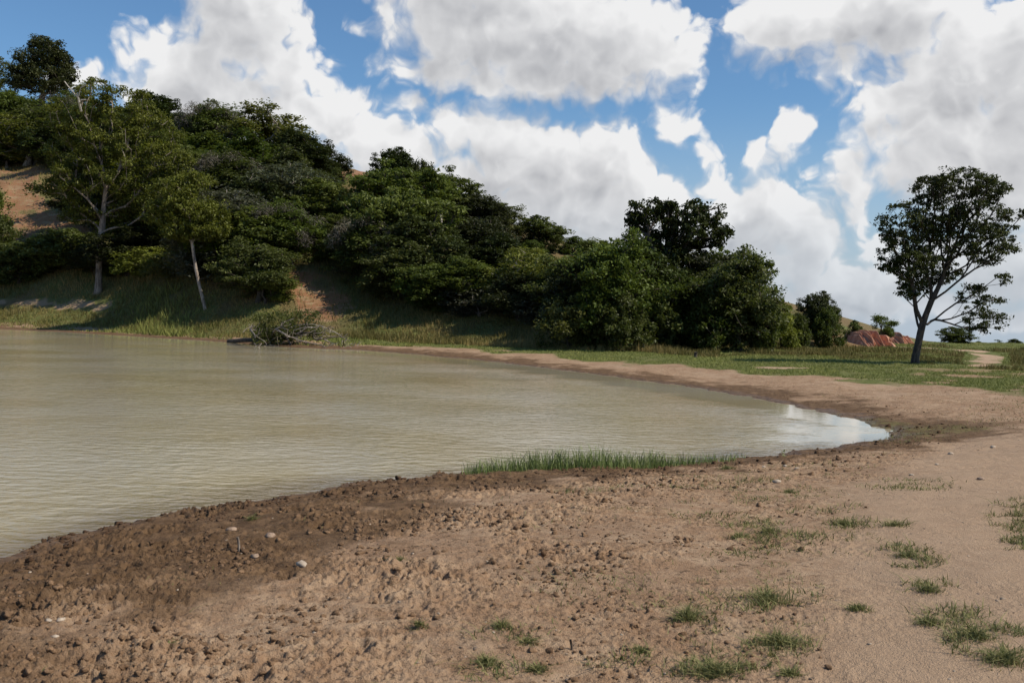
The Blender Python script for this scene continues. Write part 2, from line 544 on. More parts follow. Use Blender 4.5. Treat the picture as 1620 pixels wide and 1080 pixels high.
def make_ground():
    core = np.linspace(-0.62, 0.62, 1000)
    side = 0.62 * np.power(8.0 / 0.62, np.linspace(0, 1, 34))[1:]
    ta = np.concatenate([-side[::-1], core, side])
    rows = [3.6]
    while rows[-1] < 3200:
        y = rows[-1]
        rows.append(y * (1.0021 if y < 21 else 1.0060 if y < 60 else 1.0085 if y < 190 else 1.04))
    rows = np.array(rows)
    Y = np.repeat(rows[:, None], len(ta), 1)
    X = ta[None, :] * Y
    x, y = X.ravel(), Y.ravel()
    # behind and beside the camera: a coarse sheet joined to the front edge
    bx = np.linspace(-220, 220, 120); by = np.linspace(-160, 3.6, 60)
    BX, BY = np.meshgrid(bx, by)
    nx, ny = np.concatenate([x, BX.ravel()]), np.concatenate([y, BY.ravel()])
    z, s, churn, t, px, far, w1 = land(nx, ny, True, True)
    z[len(x):] -= 0.03
    nb = fbm(nx * 0.35, ny * 0.35, 4, 0.55, 21.0)
    nb2 = fbm(nx * 1.3, ny * 1.3, 3, 0.55, 22.0)
    pn = fbm(nx * 0.06, ny * 0.06, 3, 0.5, 23.0)
    leftness = sstep(nx, 9.0, -3.0)
    mudw = (0.9 + 2.0 * leftness + 2.2 * sstep(nx, -0.6, -2.4) * sstep(ny, 12, 7)) * (1 - 0.35 * far) + 1.1 * far * sstep(px, 850, 1150)
    mud = sstep(s + nb2 * 1.0 + nb * 1.1, mudw + 0.9, mudw * 0.7)
    tipx, tipy = on_plane(1440, 684)
    mud = np.maximum(mud, 0.95 * sstep(np.hypot(nx - tipx, (ny - tipy) * 0.7) + nb2 * 0.9, 2.8, 1.2) * (s > -0.5))
    mud = np.maximum(mud, (s < 0.05) * 1.0)
    wet = sstep(s + nb2 * 0.3, 0.7, 0.0)
    # grass: the far bank, the right-hand verge, none on the beach
    edge = 4.2 + 3.5 * sstep(px, 750, 1350) * sstep(ny, 70, 25) * far
    grass = far * sstep(s + nb * 1.8, edge - 1.2, edge + 1.0) * sstep(ny, 22, 34)
    path = sstep(seg_dist(nx, ny, PATH_XY) + nb * 0.4, 1.7, 0.7)
    pfar = sstep(seg_dist(nx, ny, PATH_FAR_XY) / np.maximum(ny, 5) * 60 + nb * 0.9, 0.85, 0.35) * sstep(ny, 32, 40)
    right = sstep(px, 1330, 1500) * sstep(ny, 26, 34)
    grass = grass * (1 - 0.75 * right * sstep(nb + 0.4 * pn, 0.0, 0.5) * sstep(ny, 60, 35))
    grass = grass * (1 - pfar) * (1 - path)
    # thin weedy patches on the beach to the right
    weed = sstep(nx, 2.5, 6.0) * sstep(s, 2.5, 5) * sstep(nb + 0.5 * nb2, 0.22, 0.7) * 0.42
    grass = np.maximum(grass, weed * (1 - path) * (1 - far))
    grass = np.maximum(grass, 0.42 * sstep(seg_dist(nx, ny, [on_plane(1360, 634, .5), on_plane(1470, 646, .6)]) + nb * 1.6, 2.4, 0.6))
    # bare cracked soil lens beside the far shore
    red = np.zeros_like(z)
    for (ppx, tt, rx, rt) in ((10, 0.42, 95, 0.16), (80, 0.36, 90, 0.05), (500, 0.18, 55, 0.10), (558, 0.97, 40, 0.07), (690, 0.45, 30, 0.10), (640, 0.55, 40, 0.05), (1340, 0.1, 60, 0.3)):
        q = ((px - ppx) / rx) ** 2 + ((t - tt) / rt) ** 2
        red = np.maximum(red, sstep(q + nb * 1.2, 1.3, 0.5) * (ny > 50))
    dryg = np.clip(sstep(t, 0.0, 0.10) * (0.35 + 0.8 * nb + 0.5 * pn) + sstep(t, 0.45, 0.8) * 0.5, 0, 1) * sstep(px, 1700, 1300)
    grass = np.where(t > 0, np.maximum(grass, 0.9 * sstep(t, 0.0, 0.05) * sstep(px, 1560, 1400)), grass)
    grass = grass * (1 - 0.62 * red)
    sand = np.clip(path * 0.85 + pfar, 0, 1)
    tr = sstep(seg_dist(nx, ny, TRACK) + nb * 0.8, 1.0, 0.3)
    sand = np.maximum(sand, 0.45 * tr)
    grass = grass * (1 - 0.7 * tr)
    sp = on_plane(1238, 578, 0.5)
    sand = np.maximum(sand, sstep(np.hypot((nx - sp[0]) * 0.8, (ny - sp[1]) * 1.4), 1.1, 0.7))
    grass = grass * (1 - sstep(np.hypot((nx - sp[0]) * 0.8, (ny - sp[1]) * 1.4), 1.2, 0.8))
    sand = np.maximum(sand, far * sstep(s, 2.0, 3.2) * sstep(s, edge + 1.0, edge - 0.6) * sstep(nb2 + nb, 0.0, 0.6) * 0.8 * (px > 560))
    fr = grid_faces(len(rows), len(ta))
    bk = grid_faces(60, 120, len(x))
    o = mesh_obj('ground', np.stack([nx, ny, z], 1), [fr, bk], ground_material(), None,
                 dict(mud=mud, grass=grass, sand=sand, red=red, drygrass=dryg, wet=wet), smooth=True)
    tag(o, kind='structure')
    return o


def make_water():
    m, t, b = material('pond_water')
    P = t.new('ShaderNodeNewGeometry').outputs['Position']
    calm = t.attr('calm')
    b.inputs['Roughness'].default_value = 0.06
    b.inputs['IOR'].default_value = 1.33
    n = t.noise(P, 0.16, 3, 0.5)
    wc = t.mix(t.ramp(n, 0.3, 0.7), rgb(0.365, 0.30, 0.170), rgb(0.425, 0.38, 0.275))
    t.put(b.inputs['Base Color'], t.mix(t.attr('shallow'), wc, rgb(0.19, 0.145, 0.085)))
    # wind ripples: crests run across the view
    pv = t.vec('MULTIPLY', P, (0.58, 1.0, 1.0))
    w1 = t.noise(pv, 4.2, 2, 0.5, 0.3)
    w2 = t.noise(pv, 10.5, 3, 0.55, 0.2)
    w3 = t.noise(t.vec('MULTIPLY', P, (0.6, 1.0, 1.0)), 1.1, 2, 0.5)
    h = t.math('ADD', t.math('MULTIPLY', w1, 0.034), t.math('MULTIPLY', w2, 0.0125))
    gust = t.ramp(t.noise(t.vec('MULTIPLY', P, (0.8, 1.0, 1.0)), 0.22, 3, 0.55), 0.36, 0.60, 0.6, 1.1)
    h = t.math('MULTIPLY', h, t.math('MULTIPLY', gust, t.ramp(calm, 0, 1, 1.0, 0.06)))
    bp = t.new('ShaderNodeBump')
    bp.inputs['Strength'].default_value = 1.0
    bp.inputs['Distance'].default_value = 1.0
    t.put(bp.inputs['Height'], h)
    t.put(b.inputs['Normal'], bp.outputs[0])
    xs = np.concatenate([np.linspace(-220, -50, 60)[:-1], np.linspace(-50, 14, 190)])
    ys = np.concatenate([np.linspace(0.5, 45, 160)[:-1], np.linspace(45, 102, 90)])
    X, Y = np.meshgrid(xs, ys)
    farp = [on_plane(*p) for p in FAR_SHORE]
    tip = [on_plane(*p) for p in TIP]
    tipd = np.hypot(X - tip[0][0] + 0.3, Y - tip[0][1])
    d = seg_dist(X.ravel(), Y.ravel(), farp).reshape(X.shape)
    nz = fbm(X * 0.5, Y * 0.5, 3, 0.5, 4.4)
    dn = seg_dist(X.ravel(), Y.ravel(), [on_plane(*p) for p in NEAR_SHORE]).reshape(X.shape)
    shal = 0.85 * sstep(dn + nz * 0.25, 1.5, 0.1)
    calmv = np.maximum(sstep(d + nz * 0.8, 0.075 * Y + 0.9, 0.035 * Y + 0.3), 0.85 * sstep(tipd + nz * 1.2, 3.6, 1.6))
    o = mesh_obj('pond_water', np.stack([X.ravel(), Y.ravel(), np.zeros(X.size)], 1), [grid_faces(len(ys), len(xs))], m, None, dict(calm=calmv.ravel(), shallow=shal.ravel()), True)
    tag(o, kind='structure')


make_ground()
make_water()


# ------------------------------------------------------------------ plant materials
def leaf_material(name, dark, light, trans=0.26, rough=0.55, spec=0.2):
    m, t, b = material(name)
    a = t.attr('tone')
    oi = t.new('ShaderNodeObjectInfo')
    r = oi.outputs['Random']
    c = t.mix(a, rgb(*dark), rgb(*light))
    hs = t.new('ShaderNodeHueSaturation')
    t.put(hs.inputs['Hue'], t.ramp(r, 0, 1, 0.472, 0.515, False))
    t.put(hs.inputs['Saturation'], t.ramp(r, 0, 1, 0.80, 1.08, False))
    t.put(hs.inputs['Value'], t.ramp(t.math('FRACT', t.math('MULTIPLY', r, 7.3)), 0, 1, 0.62, 1.30, False))
    t.put(hs.inputs['Color'], c)
    t.put(b.inputs['Base Color'], hs.outputs[0])
    b.inputs['Roughness'].default_value = rough
    b.inputs['Specular IOR Level'].default_value = spec
    tr = t.new('ShaderNodeBsdfTranslucent')
    t.put(tr.inputs['Color'], t.mix(0.5, hs.outputs[0], rgb(light[0] * 1.3, light[1] * 1.4, light[2] * 0.7)))
    mx = t.new('ShaderNodeMixShader')
    mx.inputs[0].default_value = trans
    t.put(mx.inputs[1], b.outputs[0]); t.put(mx.inputs[2], tr.outputs[0])
    t.put(t.n.get('Material Output').inputs['Surface'], mx.outputs[0])
    return m


def bark_material(name, c1, c2, scale=6.0):
    m, t, b = material(name)
    P = t.new('ShaderNodeTexCoord').outputs['Object']
    pv = t.vec('MULTIPLY', P, (1.0, 1.0, 0.28))
    n = t.noise(pv, scale, 5, 0.65, 0.4)
    n2 = t.noise(pv, scale * 4, 3, 0.6)
    t.put(b.inputs['Base Color'], t.mix(t.ramp(t.math('MULTIPLY_ADD', n2, 0.4, t.math('MULTIPLY', n, 0.8)), 0.42, 0.75), rgb(*c1), rgb(*c2)))
    b.inputs['Roughness'].default_value = 0.9
    bp = t.new('ShaderNodeBump')
    bp.inputs['Strength'].default_value = 0.8
    bp.inputs['Distance'].default_value = 0.04
    t.put(bp.inputs['Height'], t.math('ADD', n, t.math('MULTIPLY', n2, 0.5)))
    t.put(b.inputs['Normal'], bp.outputs[0])
    return m


M_LEAF = leaf_material('leaf_dark', (0.022, 0.034, 0.008), (0.125, 0.155, 0.030))
M_LEAF2 = leaf_material('leaf_green', (0.030, 0.046, 0.009), (0.165, 0.205, 0.034))
M_LEAFY = leaf_material('leaf_olive', (0.038, 0.050, 0.008), (0.205, 0.220, 0.034))
M_LEAFG = leaf_material('leaf_grey', (0.035, 0.042, 0.022), (0.12, 0.125, 0.075))
M_LEAFB = leaf_material('leaf_black_green', (0.014, 0.022, 0.006), (0.078, 0.096, 0.022), 0.15)
M_DRY = leaf_material('dry_vine', (0.085, 0.068, 0.050), (0.25, 0.225, 0.185), 0.1, 0.8, 0.1)
M_BARK = bark_material('bark_dark', (0.024, 0.018, 0.013), (0.090, 0.070, 0.053))
M_BARKP = bark_material('bark_pale', (0.10, 0.068, 0.048), (0.46, 0.39, 0.32), 5.0)
M_BARKM = bark_material('bark_blotched', (0.050, 0.034, 0.025), (0.33, 0.27, 0.22), 2.2)
M_SNAG = bark_material('bark_bleached', (0.25, 0.22, 0.19), (0.60, 0.55, 0.48), 5.0)
M_BARKG = bark_material('bark_grey', (0.11, 0.085, 0.066), (0.40, 0.345, 0.29), 9.0)


# ------------------------------------------------------------------ tree builder
def grow(trunks, attract, bf=0.5, wob=0.05, seed=1):
    """join attractor points to trunk polylines, short total paths preferred; returns nodes and parents"""
    r = np.random.default_rng(seed)
    N, par, pl = [], [], []

    def add(p, q, L):
        N.append(np.array(p, float)); par.append(q); pl.append(L)
        return len(N) - 1
    ids = []
    for base, pts in trunks:                 # base: index into ids of an earlier trunk node, or -1
        q = -1 if base is None else ids[base[0]][base[1]]
        row = []
        for p in pts:
            L = 0 if q < 0 else pl[q] + np.linalg.norm(N[q] - np.array(p))
            q = add(p, q, L)
            row.append(q)
        ids.append(row)
    skip = max(1, len(ids[0]) // 2)
    root = N[0]
    order = np.argsort(np.linalg.norm(attract - N[ids[0][-1]], axis=1) + 0.3 * np.linalg.norm(attract - root, axis=1))
    tips = np.full(len(attract), -1)
    cap = len(N) + 6 * len(attract) + 16
    A = np.zeros((cap, 3)); PLn = np.zeros(cap)
    A[:len(N)] = np.array(N); PLn[:len(N)] = pl
    PLn[:skip] += 1e6
    PLn0 = np.array(pl)
    pl_true = list(PLn0)
    for k in order:
        p = attract[k]
        n = len(N)
        d = np.linalg.norm(A[:n] - p, axis=1)
        # do not branch sharply backwards: points above the target cost more
        back = np.maximum(A[:n, 2] - p[2], 0) * 0.6
        j = int(np.argmin(d + bf * PLn[:n] + back))
        L = d[j]
        steps = int(np.clip(L / 0.45, 1, 5))
        q = j
        dirp = np.zeros(3) if par[j] < 0 else (N[j] - N[par[j]])
        nd = np.linalg.norm(dirp)
        dirp = dirp / nd if nd > 0 else dirp
        a, b = N[j], p
        ctrl = a + dirp * L * 0.33 + r.normal(0, wob * L, 3)
        for i in range(1, steps + 1):
            u = i / steps
            v = a * (1 - u) ** 2 + 2 * ctrl * u * (1 - u) + b * u * u
            if i < steps:
                v = v + r.normal(0, wob * 0.35 * L / steps, 3)
            LL = pl_true[q] + np.linalg.norm(v - N[q])
            N.append(v); par.append(q); pl_true.append(LL)
            A[len(N) - 1] = v; PLn[len(N) - 1] = LL
            q = len(N) - 1
        tips[k] = q
    return np.array(N), np.array(par), tips


def radii(N, par, r_base, r_tip, power=2.4):
    n = len(N)
    w = np.zeros(n)
    kids = np.zeros(n, int)
    for i in range(n):
        if par[i] >= 0:
            kids[par[i]] += 1
    w[kids == 0] = 1.0
    for i in range(n - 1, 0, -1):            # children always come after their parents
        if par[i] >= 0:
            w[par[i]] += w[i]
    w = np.maximum(w, 1)
    rr = np.power(w / w[0], 1 / power) * r_base
    return np.maximum(rr, r_tip), kids


def tubes(N, par, rr, sides=6, keep=None):
    """one surface over the branching skeleton: a tapered tube along each chain"""
    n = len(N)
    main = np.full(n, -1)
    for i in range(1, n):
        q = par[i]
        if q >= 0 and (main[q] < 0 or rr[i] > rr[main[q]] + 1e-9):
            main[q] = i
    V, F = [], []
    off = 0
    starts = [i for i in range(n) if par[i] < 0 or main[par[i]] != i]
    for s0 in starts:
        ch = [] if par[s0] < 0 else [par[s0]]
        i = s0
        while i >= 0:
            ch.append(i)
            i = main[i]
        if keep is not None and not keep(rr[s0]):
            continue
        if len(ch) < 2:
            continue
        P = N[ch]
        rad = rr[ch].copy()
        if par[s0] >= 0:
            rad[0] = min(rad[0], rad[1] * 1.15)
        sd_ = sides if rad.max() > 0.06 else max(4, sides - 3) if rad.max() > 0.02 else 3
        T = np.gradient(P, axis=0)
        T /= np.linalg.norm(T, axis=1)[:, None] + 1e-9
        ref = np.array([0.31, 0.9, 0.13])
        U = np.cross(T, ref); U /= np.linalg.norm(U, axis=1)[:, None] + 1e-9
        W = np.cross(T, U)
        an = np.linspace(0, 2 * np.pi, sd_, endpoint=False)
        ring = P[:, None, :] + rad[:, None, None] * (np.cos(an)[None, :, None] * U[:, None, :] + np.sin(an)[None, :, None] * W[:, None, :])
        m = len(ch)
        V.append(ring.reshape(-1, 3))
        a = np.arange(m - 1)[:, None] * sd_
        k = np.arange(sd_)[None, :]
        k2 = (k + 1) % sd_
        F.append(np.stack([a + k, a + k2, a + sd_ + k2, a + sd_ + k], -1).reshape(-1, 4) + off)
        off += m * sd_
    return np.concatenate(V), np.concatenate(F)


def leaves(C, n, spread, size, seed=1, flat=0.6, up=0.45, tone_c=None, droop=0.0, aspect=0.5):
    """n leaf blades scattered round each centre C; each blade is a folded diamond"""
    r = np.random.default_rng(seed)
    m = len(C) * n
    idx = np.repeat(np.arange(len(C)), n)
    d = r.normal(0, 1, (m, 3))
    d /= np.linalg.norm(d, axis=1)[:, None] + 1e-9
    rad = np.power(r.random(m), 0.5)
    sp = spread[idx] if isinstance(spread, np.ndarray) else spread
    off = d * (rad * sp)[:, None] if isinstance(spread, np.ndarray) else d * rad[:, None] * spread
    off[:, 2] *= flat
    P = C[idx] + off
    ax = r.normal(0, 1, (m, 3)) + 0.7 * d
    ax[:, 2] += 0.1 - droop
    ax /= np.linalg.norm(ax, axis=1)[:, None] + 1e-9
    nr = r.normal(0, 1, (m, 3)); nr[:, 2] = np.abs(nr[:, 2]) + up * 2
    sd_ = np.cross(ax, nr); sd_ /= np.linalg.norm(sd_, axis=1)[:, None] + 1e-9
    nn = np.cross(sd_, ax)
    s = size * (0.6 + 0.8 * r.random(m))[:, None]
    base, tip = P - ax * s * 0.5, P + ax * s * 0.5 - np.array([0, 0, 1]) * s * 0.12
    mid = P + nn * s * 0.06
    l, q = mid + sd_ * s * aspect * 0.5, mid - sd_ * s * aspect * 0.5
    V = np.stack([base, l, tip, q], 1).reshape(-1, 3)
    F = np.arange(m * 4).reshape(-1, 4)
    tc = r.random(len(C)) if tone_c is None else tone_c
    tone = np.clip(0.55 * tc[idx] + 0.45 * r.random(m), 0, 1)
    return V, F, np.repeat(tone, 4)


def lobe_points(lobes, n, seed, shell=0.75):
    """points in a union of ellipsoids (cx,cy,cz,rx,ry,rz), pushed outwards"""
    r = np.random.default_rng(seed)
    L = np.array(lobes, float)
    w = (L[:, 3] * L[:, 4] * L[:, 5]) ** (0.66)
    k = r.choice(len(L), n, p=w / w.sum())
    d = r.normal(0, 1, (n, 3)); d /= np.linalg.norm(d, axis=1)[:, None]
    rad = np.power(r.random(n), 1 / (3.0 + 3 * shell))
    return L[k, :3] + d * rad[:, None] * L[k, 3:]


def random_lobes(seed, n, H, Rr, z0, sq=1.0, rmin=0.28, rmax=0.5):
    """uneven crown: lobes scattered over a dome of radius Rr between z0 and H"""
    r = np.random.default_rng(seed)
    out = []
    for i in range(n):
        a = r.random() * 2 * np.pi
        e = r.random() ** 0.8
        zc = z0 + (H - z0) * e * 0.86
        w = Rr * math.sqrt(max(0.06, 1 - (2 * e - 0.75) ** 2 * 0.55)) * (0.55 + 0.35 * r.random())
        q = Rr * (rmin + (rmax - rmin) * r.random())
        k = 0.75 if e < 0.85 else 0.35
        q *= 0.75 + 0.5 * r.random()
        out.append((math.cos(a) * w * k, math.sin(a) * w * k, zc, q, q, q * (0.6 + 0.75 * r.random()) * sq))
    for i in range(n // 3):                  # ragged leading shoots
        a = r.random() * 2 * np.pi
        q = Rr * (0.08 + 0.10 * r.random())
        w = Rr * (0.25 + 0.75 * r.random())
        zt = z0 + (H - z0) * (1.02 - 0.55 * (w / Rr) ** 2 + 0.08 * r.normal())
        out.append((math.cos(a) * w * 0.9, math.sin(a) * w * 0.9, zt, q, q, q * 1.5))
    return out


def build_plant(name, trunks, lobes, natt, seed, r_base, leafmat, barkmat, nleaf, spread, size, bf=0.5, r_tip=0.012, flat=0.8,
                droop=0.0, split=None, shell=0.75, up=0.45, aspect=0.5, vines=None, tone_h=0.25, wob=0.06):
    """an Empty at the foot, with trunk, (limbs), crown and perhaps dry vines as its parts"""
    root = bpy.data.objects.new(name, None)
    COL.objects.link(root)
    root.empty_display_size = 0.3
    att = lobe_points(lobes, natt, seed, shell)
    N, par, tips = grow(trunks, att, bf, wob, seed)
    rr, kids = radii(N, par, r_base, r_tip)
    nt = sum(len(p) for _, p in trunks)
    # root flare
    rr[0] *= 1.5
    if len(trunks[0][1]) > 2:
        rr[1] *= 1.12
    if split:
        V, F = tubes(N, par, rr, 8, lambda q: q >= split)
        mesh_obj('trunk', V, F, barkmat, root, None, True)
        V, F = tubes(N, par, rr, 6, lambda q: q < split)
        mesh_obj('twigs', V, F, barkmat, root, None, True)
    else:
        V, F = tubes(N, par, rr, 7)
        mesh_obj('trunk', V, F, barkmat, root, None, True)
    r = np.random.default_rng(seed + 5)
    C = att + r.normal(0, 0.05, att.shape)
    spread = spread * np.clip(r.lognormal(-0.08, 0.35, len(att)), 0.45, 1.9)
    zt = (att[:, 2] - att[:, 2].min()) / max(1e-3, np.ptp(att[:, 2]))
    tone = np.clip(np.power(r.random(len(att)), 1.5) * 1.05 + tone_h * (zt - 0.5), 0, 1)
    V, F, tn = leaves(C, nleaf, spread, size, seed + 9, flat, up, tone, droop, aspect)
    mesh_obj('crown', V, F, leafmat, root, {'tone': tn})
    if vines:
        V, F, tn = leaves(np.array(vines), 170, 0.75, 0.34, seed + 11, 1.25, 0.2, None, 0.9, 0.12)
        mesh_obj('dry_vines', V, F, M_DRY, root, {'tone': tn})
    return root


def copy_plant(src):
    r = src.copy(); COL.objects.link(r)
    for ch in src.children:
        c = ch.copy(); COL.objects.link(c); c.parent = r
    return r


# ------------------------------------------------------------------ plant kinds (metres; forest kinds about 8 m or 3 m tall)
def simple_trunk(h, lean=(0, 0), n=5, seed=0):
    r = np.random.default_rng(seed)
    return [(lean[0] * (i / (n - 1)) + r.normal(0, 0.05) * (i > 0), lean[1] * (i / (n - 1)) + r.normal(0, 0.05) * (i > 0), h * i / (n - 1) - 0.25 * (i == 0)) for i in range(n)]


KIND = {}


def kinds():
    K = KIND
    K['round'] = build_plant('broadleaf_tree', [(None, simple_trunk(3.0, (0.2, 0), seed=1))], random_lobes(11, 26, 8.0, 3.5, 1.5), 330, 21, 0.26, M_LEAF, M_BARK, 74, 0.60, 0.25)
    K['tall'] = build_plant('broadleaf_tree', [(None, simple_trunk(4.0, (-0.3, 0.1), seed=2))], random_lobes(12, 26, 8.2, 2.7, 1.5, 1.1), 320, 22, 0.22, M_LEAF2, M_BARK, 70, 0.56, 0.24)
    K['open'] = build_plant('broadleaf_tree', [(None, simple_trunk(3.4, (0.4, 0), seed=3))], random_lobes(13, 22, 8.2, 3.6, 1.9, 0.9, 0.22, 0.42), 310, 23, 0.22, M_LEAFY, M_BARKG, 58, 0.55, 0.24, bf=0.4, r_tip=0.02)
    K['umbrella'] = build_plant('broadleaf_tree', [(None, simple_trunk(4.0, (0.2, 0), seed=4))], random_lobes(14, 24, 8.0, 4.2, 3.2, 0.55), 330, 24, 0.25, M_LEAF2, M_BARK, 74, 0.66, 0.26, flat=0.45, droop=0.5)
    K['mossy'] = build_plant('broadleaf_tree', [(None, simple_trunk(3.6, (-0.2, 0), seed=5))], random_lobes(15, 26, 8.3, 3.5, 1.5), 330, 25, 0.26, M_LEAF, M_BARK, 70, 0.60, 0.25,
                             vines=[(-1.0, -2.4, 7.5), (-1.3, -2.6, 6.9), (0.2, -2.3, 7.7), (-1.9, -1.9, 6.6), (-2.0, -2.1, 5.7), (-2.4, -1.9, 5.0), (1.5, -2.9, 4.2), (1.7, -3.0, 3.4), (1.2, -1.8, 7.0), (2.4, -2.1, 6.2)])
    K['dark'] = build_plant('broadleaf_tree', [(None, simple_trunk(3.0, (0, 0.2), seed=6))], random_lobes(16, 26, 8.0, 3.4, 1.4, 1.05), 340, 26, 0.27, M_LEAFB, M_BARK, 76, 0.60, 0.25)
    K['vine'] = build_plant('broadleaf_tree', [(None, simple_trunk(3.0, (0.1, 0.2), seed=16))], random_lobes(36, 24, 8.0, 3.0, 0.6, 1.3), 330, 46, 0.25, M_LEAFG, M_BARKG, 66, 0.58, 0.23, flat=0.9, droop=0.5)
    K['bush'] = build_plant('shrub', [(None, simple_trunk(0.8, (0.1, 0), 3, seed=7))], random_lobes(17, 18, 3.0, 1.9, 0.3), 160, 27, 0.09, M_LEAF, M_BARK, 74, 0.36, 0.17, r_tip=0.008)
    K['brush'] = build_plant('shrub', [(None, simple_trunk(0.7, (-0.1, 0), 3, seed=8))], random_lobes(18, 16, 3.0, 1.8, 0.25, 1.0, 0.22, 0.42), 150, 28, 0.07, M_LEAFY, M_BARK, 62, 0.36, 0.16, r_tip=0.008)
    K['green'] = build_plant('shrub', [(None, simple_trunk(0.8, (0.1, 0.1), 3, seed=9))], random_lobes(19, 18, 3.0, 2.0, 0.3), 160, 29, 0.08, M_LEAF2, M_BARK, 72, 0.38, 0.18, r_tip=0.008)
    K['grey'] = build_plant('shrub', [(None, simple_trunk(0.7, (0.0, 0.1), 3, seed=10))], random_lobes(20, 14, 3.0, 1.7, 0.2, 1.0, 0.2, 0.4), 130, 30, 0.07, M_LEAFG, M_BARKG, 50, 0.36, 0.15, r_tip=0.008)
    K['sparse'] = build_plant('shrub', [(None, simple_trunk(1.0, (0.25, 0), 4, seed=11))], random_lobes(31, 6, 3.0, 1.5, 1.3, 0.7, 0.16, 0.3), 50, 31, 0.07, M_LEAF, M_BARK, 42, 0.30, 0.15, r_tip=0.012)


_used = set()
DIMS = {'vine': (8.0, 8.0), 'round': (8.0, 8.6), 'tall': (8.3, 6.4), 'open': (8.0, 8.0), 'umbrella': (7.4, 9.6), 'mossy': (8.2, 8.2), 'dark': (8.0, 8.2),
        'bush': (3.0, 4.3), 'brush': (3.0, 4.0), 'green': (3.0, 4.5), 'grey': (2.9, 3.8), 'sparse': (2.9, 3.2)}


def measure():
    for k, o in KIND.items():
        cr = [c for c in o.children if c.name.startswith('crown')][0]
        n = len(cr.data.vertices)
        co = np.empty(n * 3, np.float32); cr.data.vertices.foreach_get('co', co)
        co = co.reshape(-1, 3)
        DIMS[k] = (float(np.percentile(co[:, 2], 99.7)), float(np.percentile(co[:, 0], 99.3) - np.percentile(co[:, 0], 0.7)))


def hill_depth(px, t):
    x = lambda v: np.interp(px, HX, v)
    return float(x(HFS) + t * (x(HCS) - x(HFS)))


def place(kind, px, ytop, y, w, label, cat='tree', group='trees and shrubs on the hillside', name=None, rz=None, sink=0.0):
    """stand a plant on the ground at bearing px and distance y, its top where the photograph shows it, w photograph pixels wide"""
    x = 0.0
    for _ in range(4):                       # bearing along the pixel column of the foot (the camera is slightly tilted)
        z = zat(x, y)
        d = ray(px, horizon(px) + (CAM_H - z) / y * FPX)
        x = d[0] / d[1] * y
    z = zat(x, y) - sink
    top = at(px, ytop, y)[2]
    h = max(top - z, 0.4)
    H, W = DIMS[kind]
    sz = h / H
    sx = (w / FPX * y) / W
    sx = float(np.clip(sx, sz * 0.5, sz * 2.2))
    o = KIND[kind] if kind not in _used else copy_plant(KIND[kind])
    _used.add(kind)
    o.location = (x, y, z)
    o.scale = (sx, sx, sz)
    o.rotation_euler = (0, 0, random.Random(int(px * 7 + ytop)).uniform(-0.5, 0.5) if rz is None else rz)
    if name: o.name = name
    tag(o, label, cat, group)
    return o


kinds()
measure()


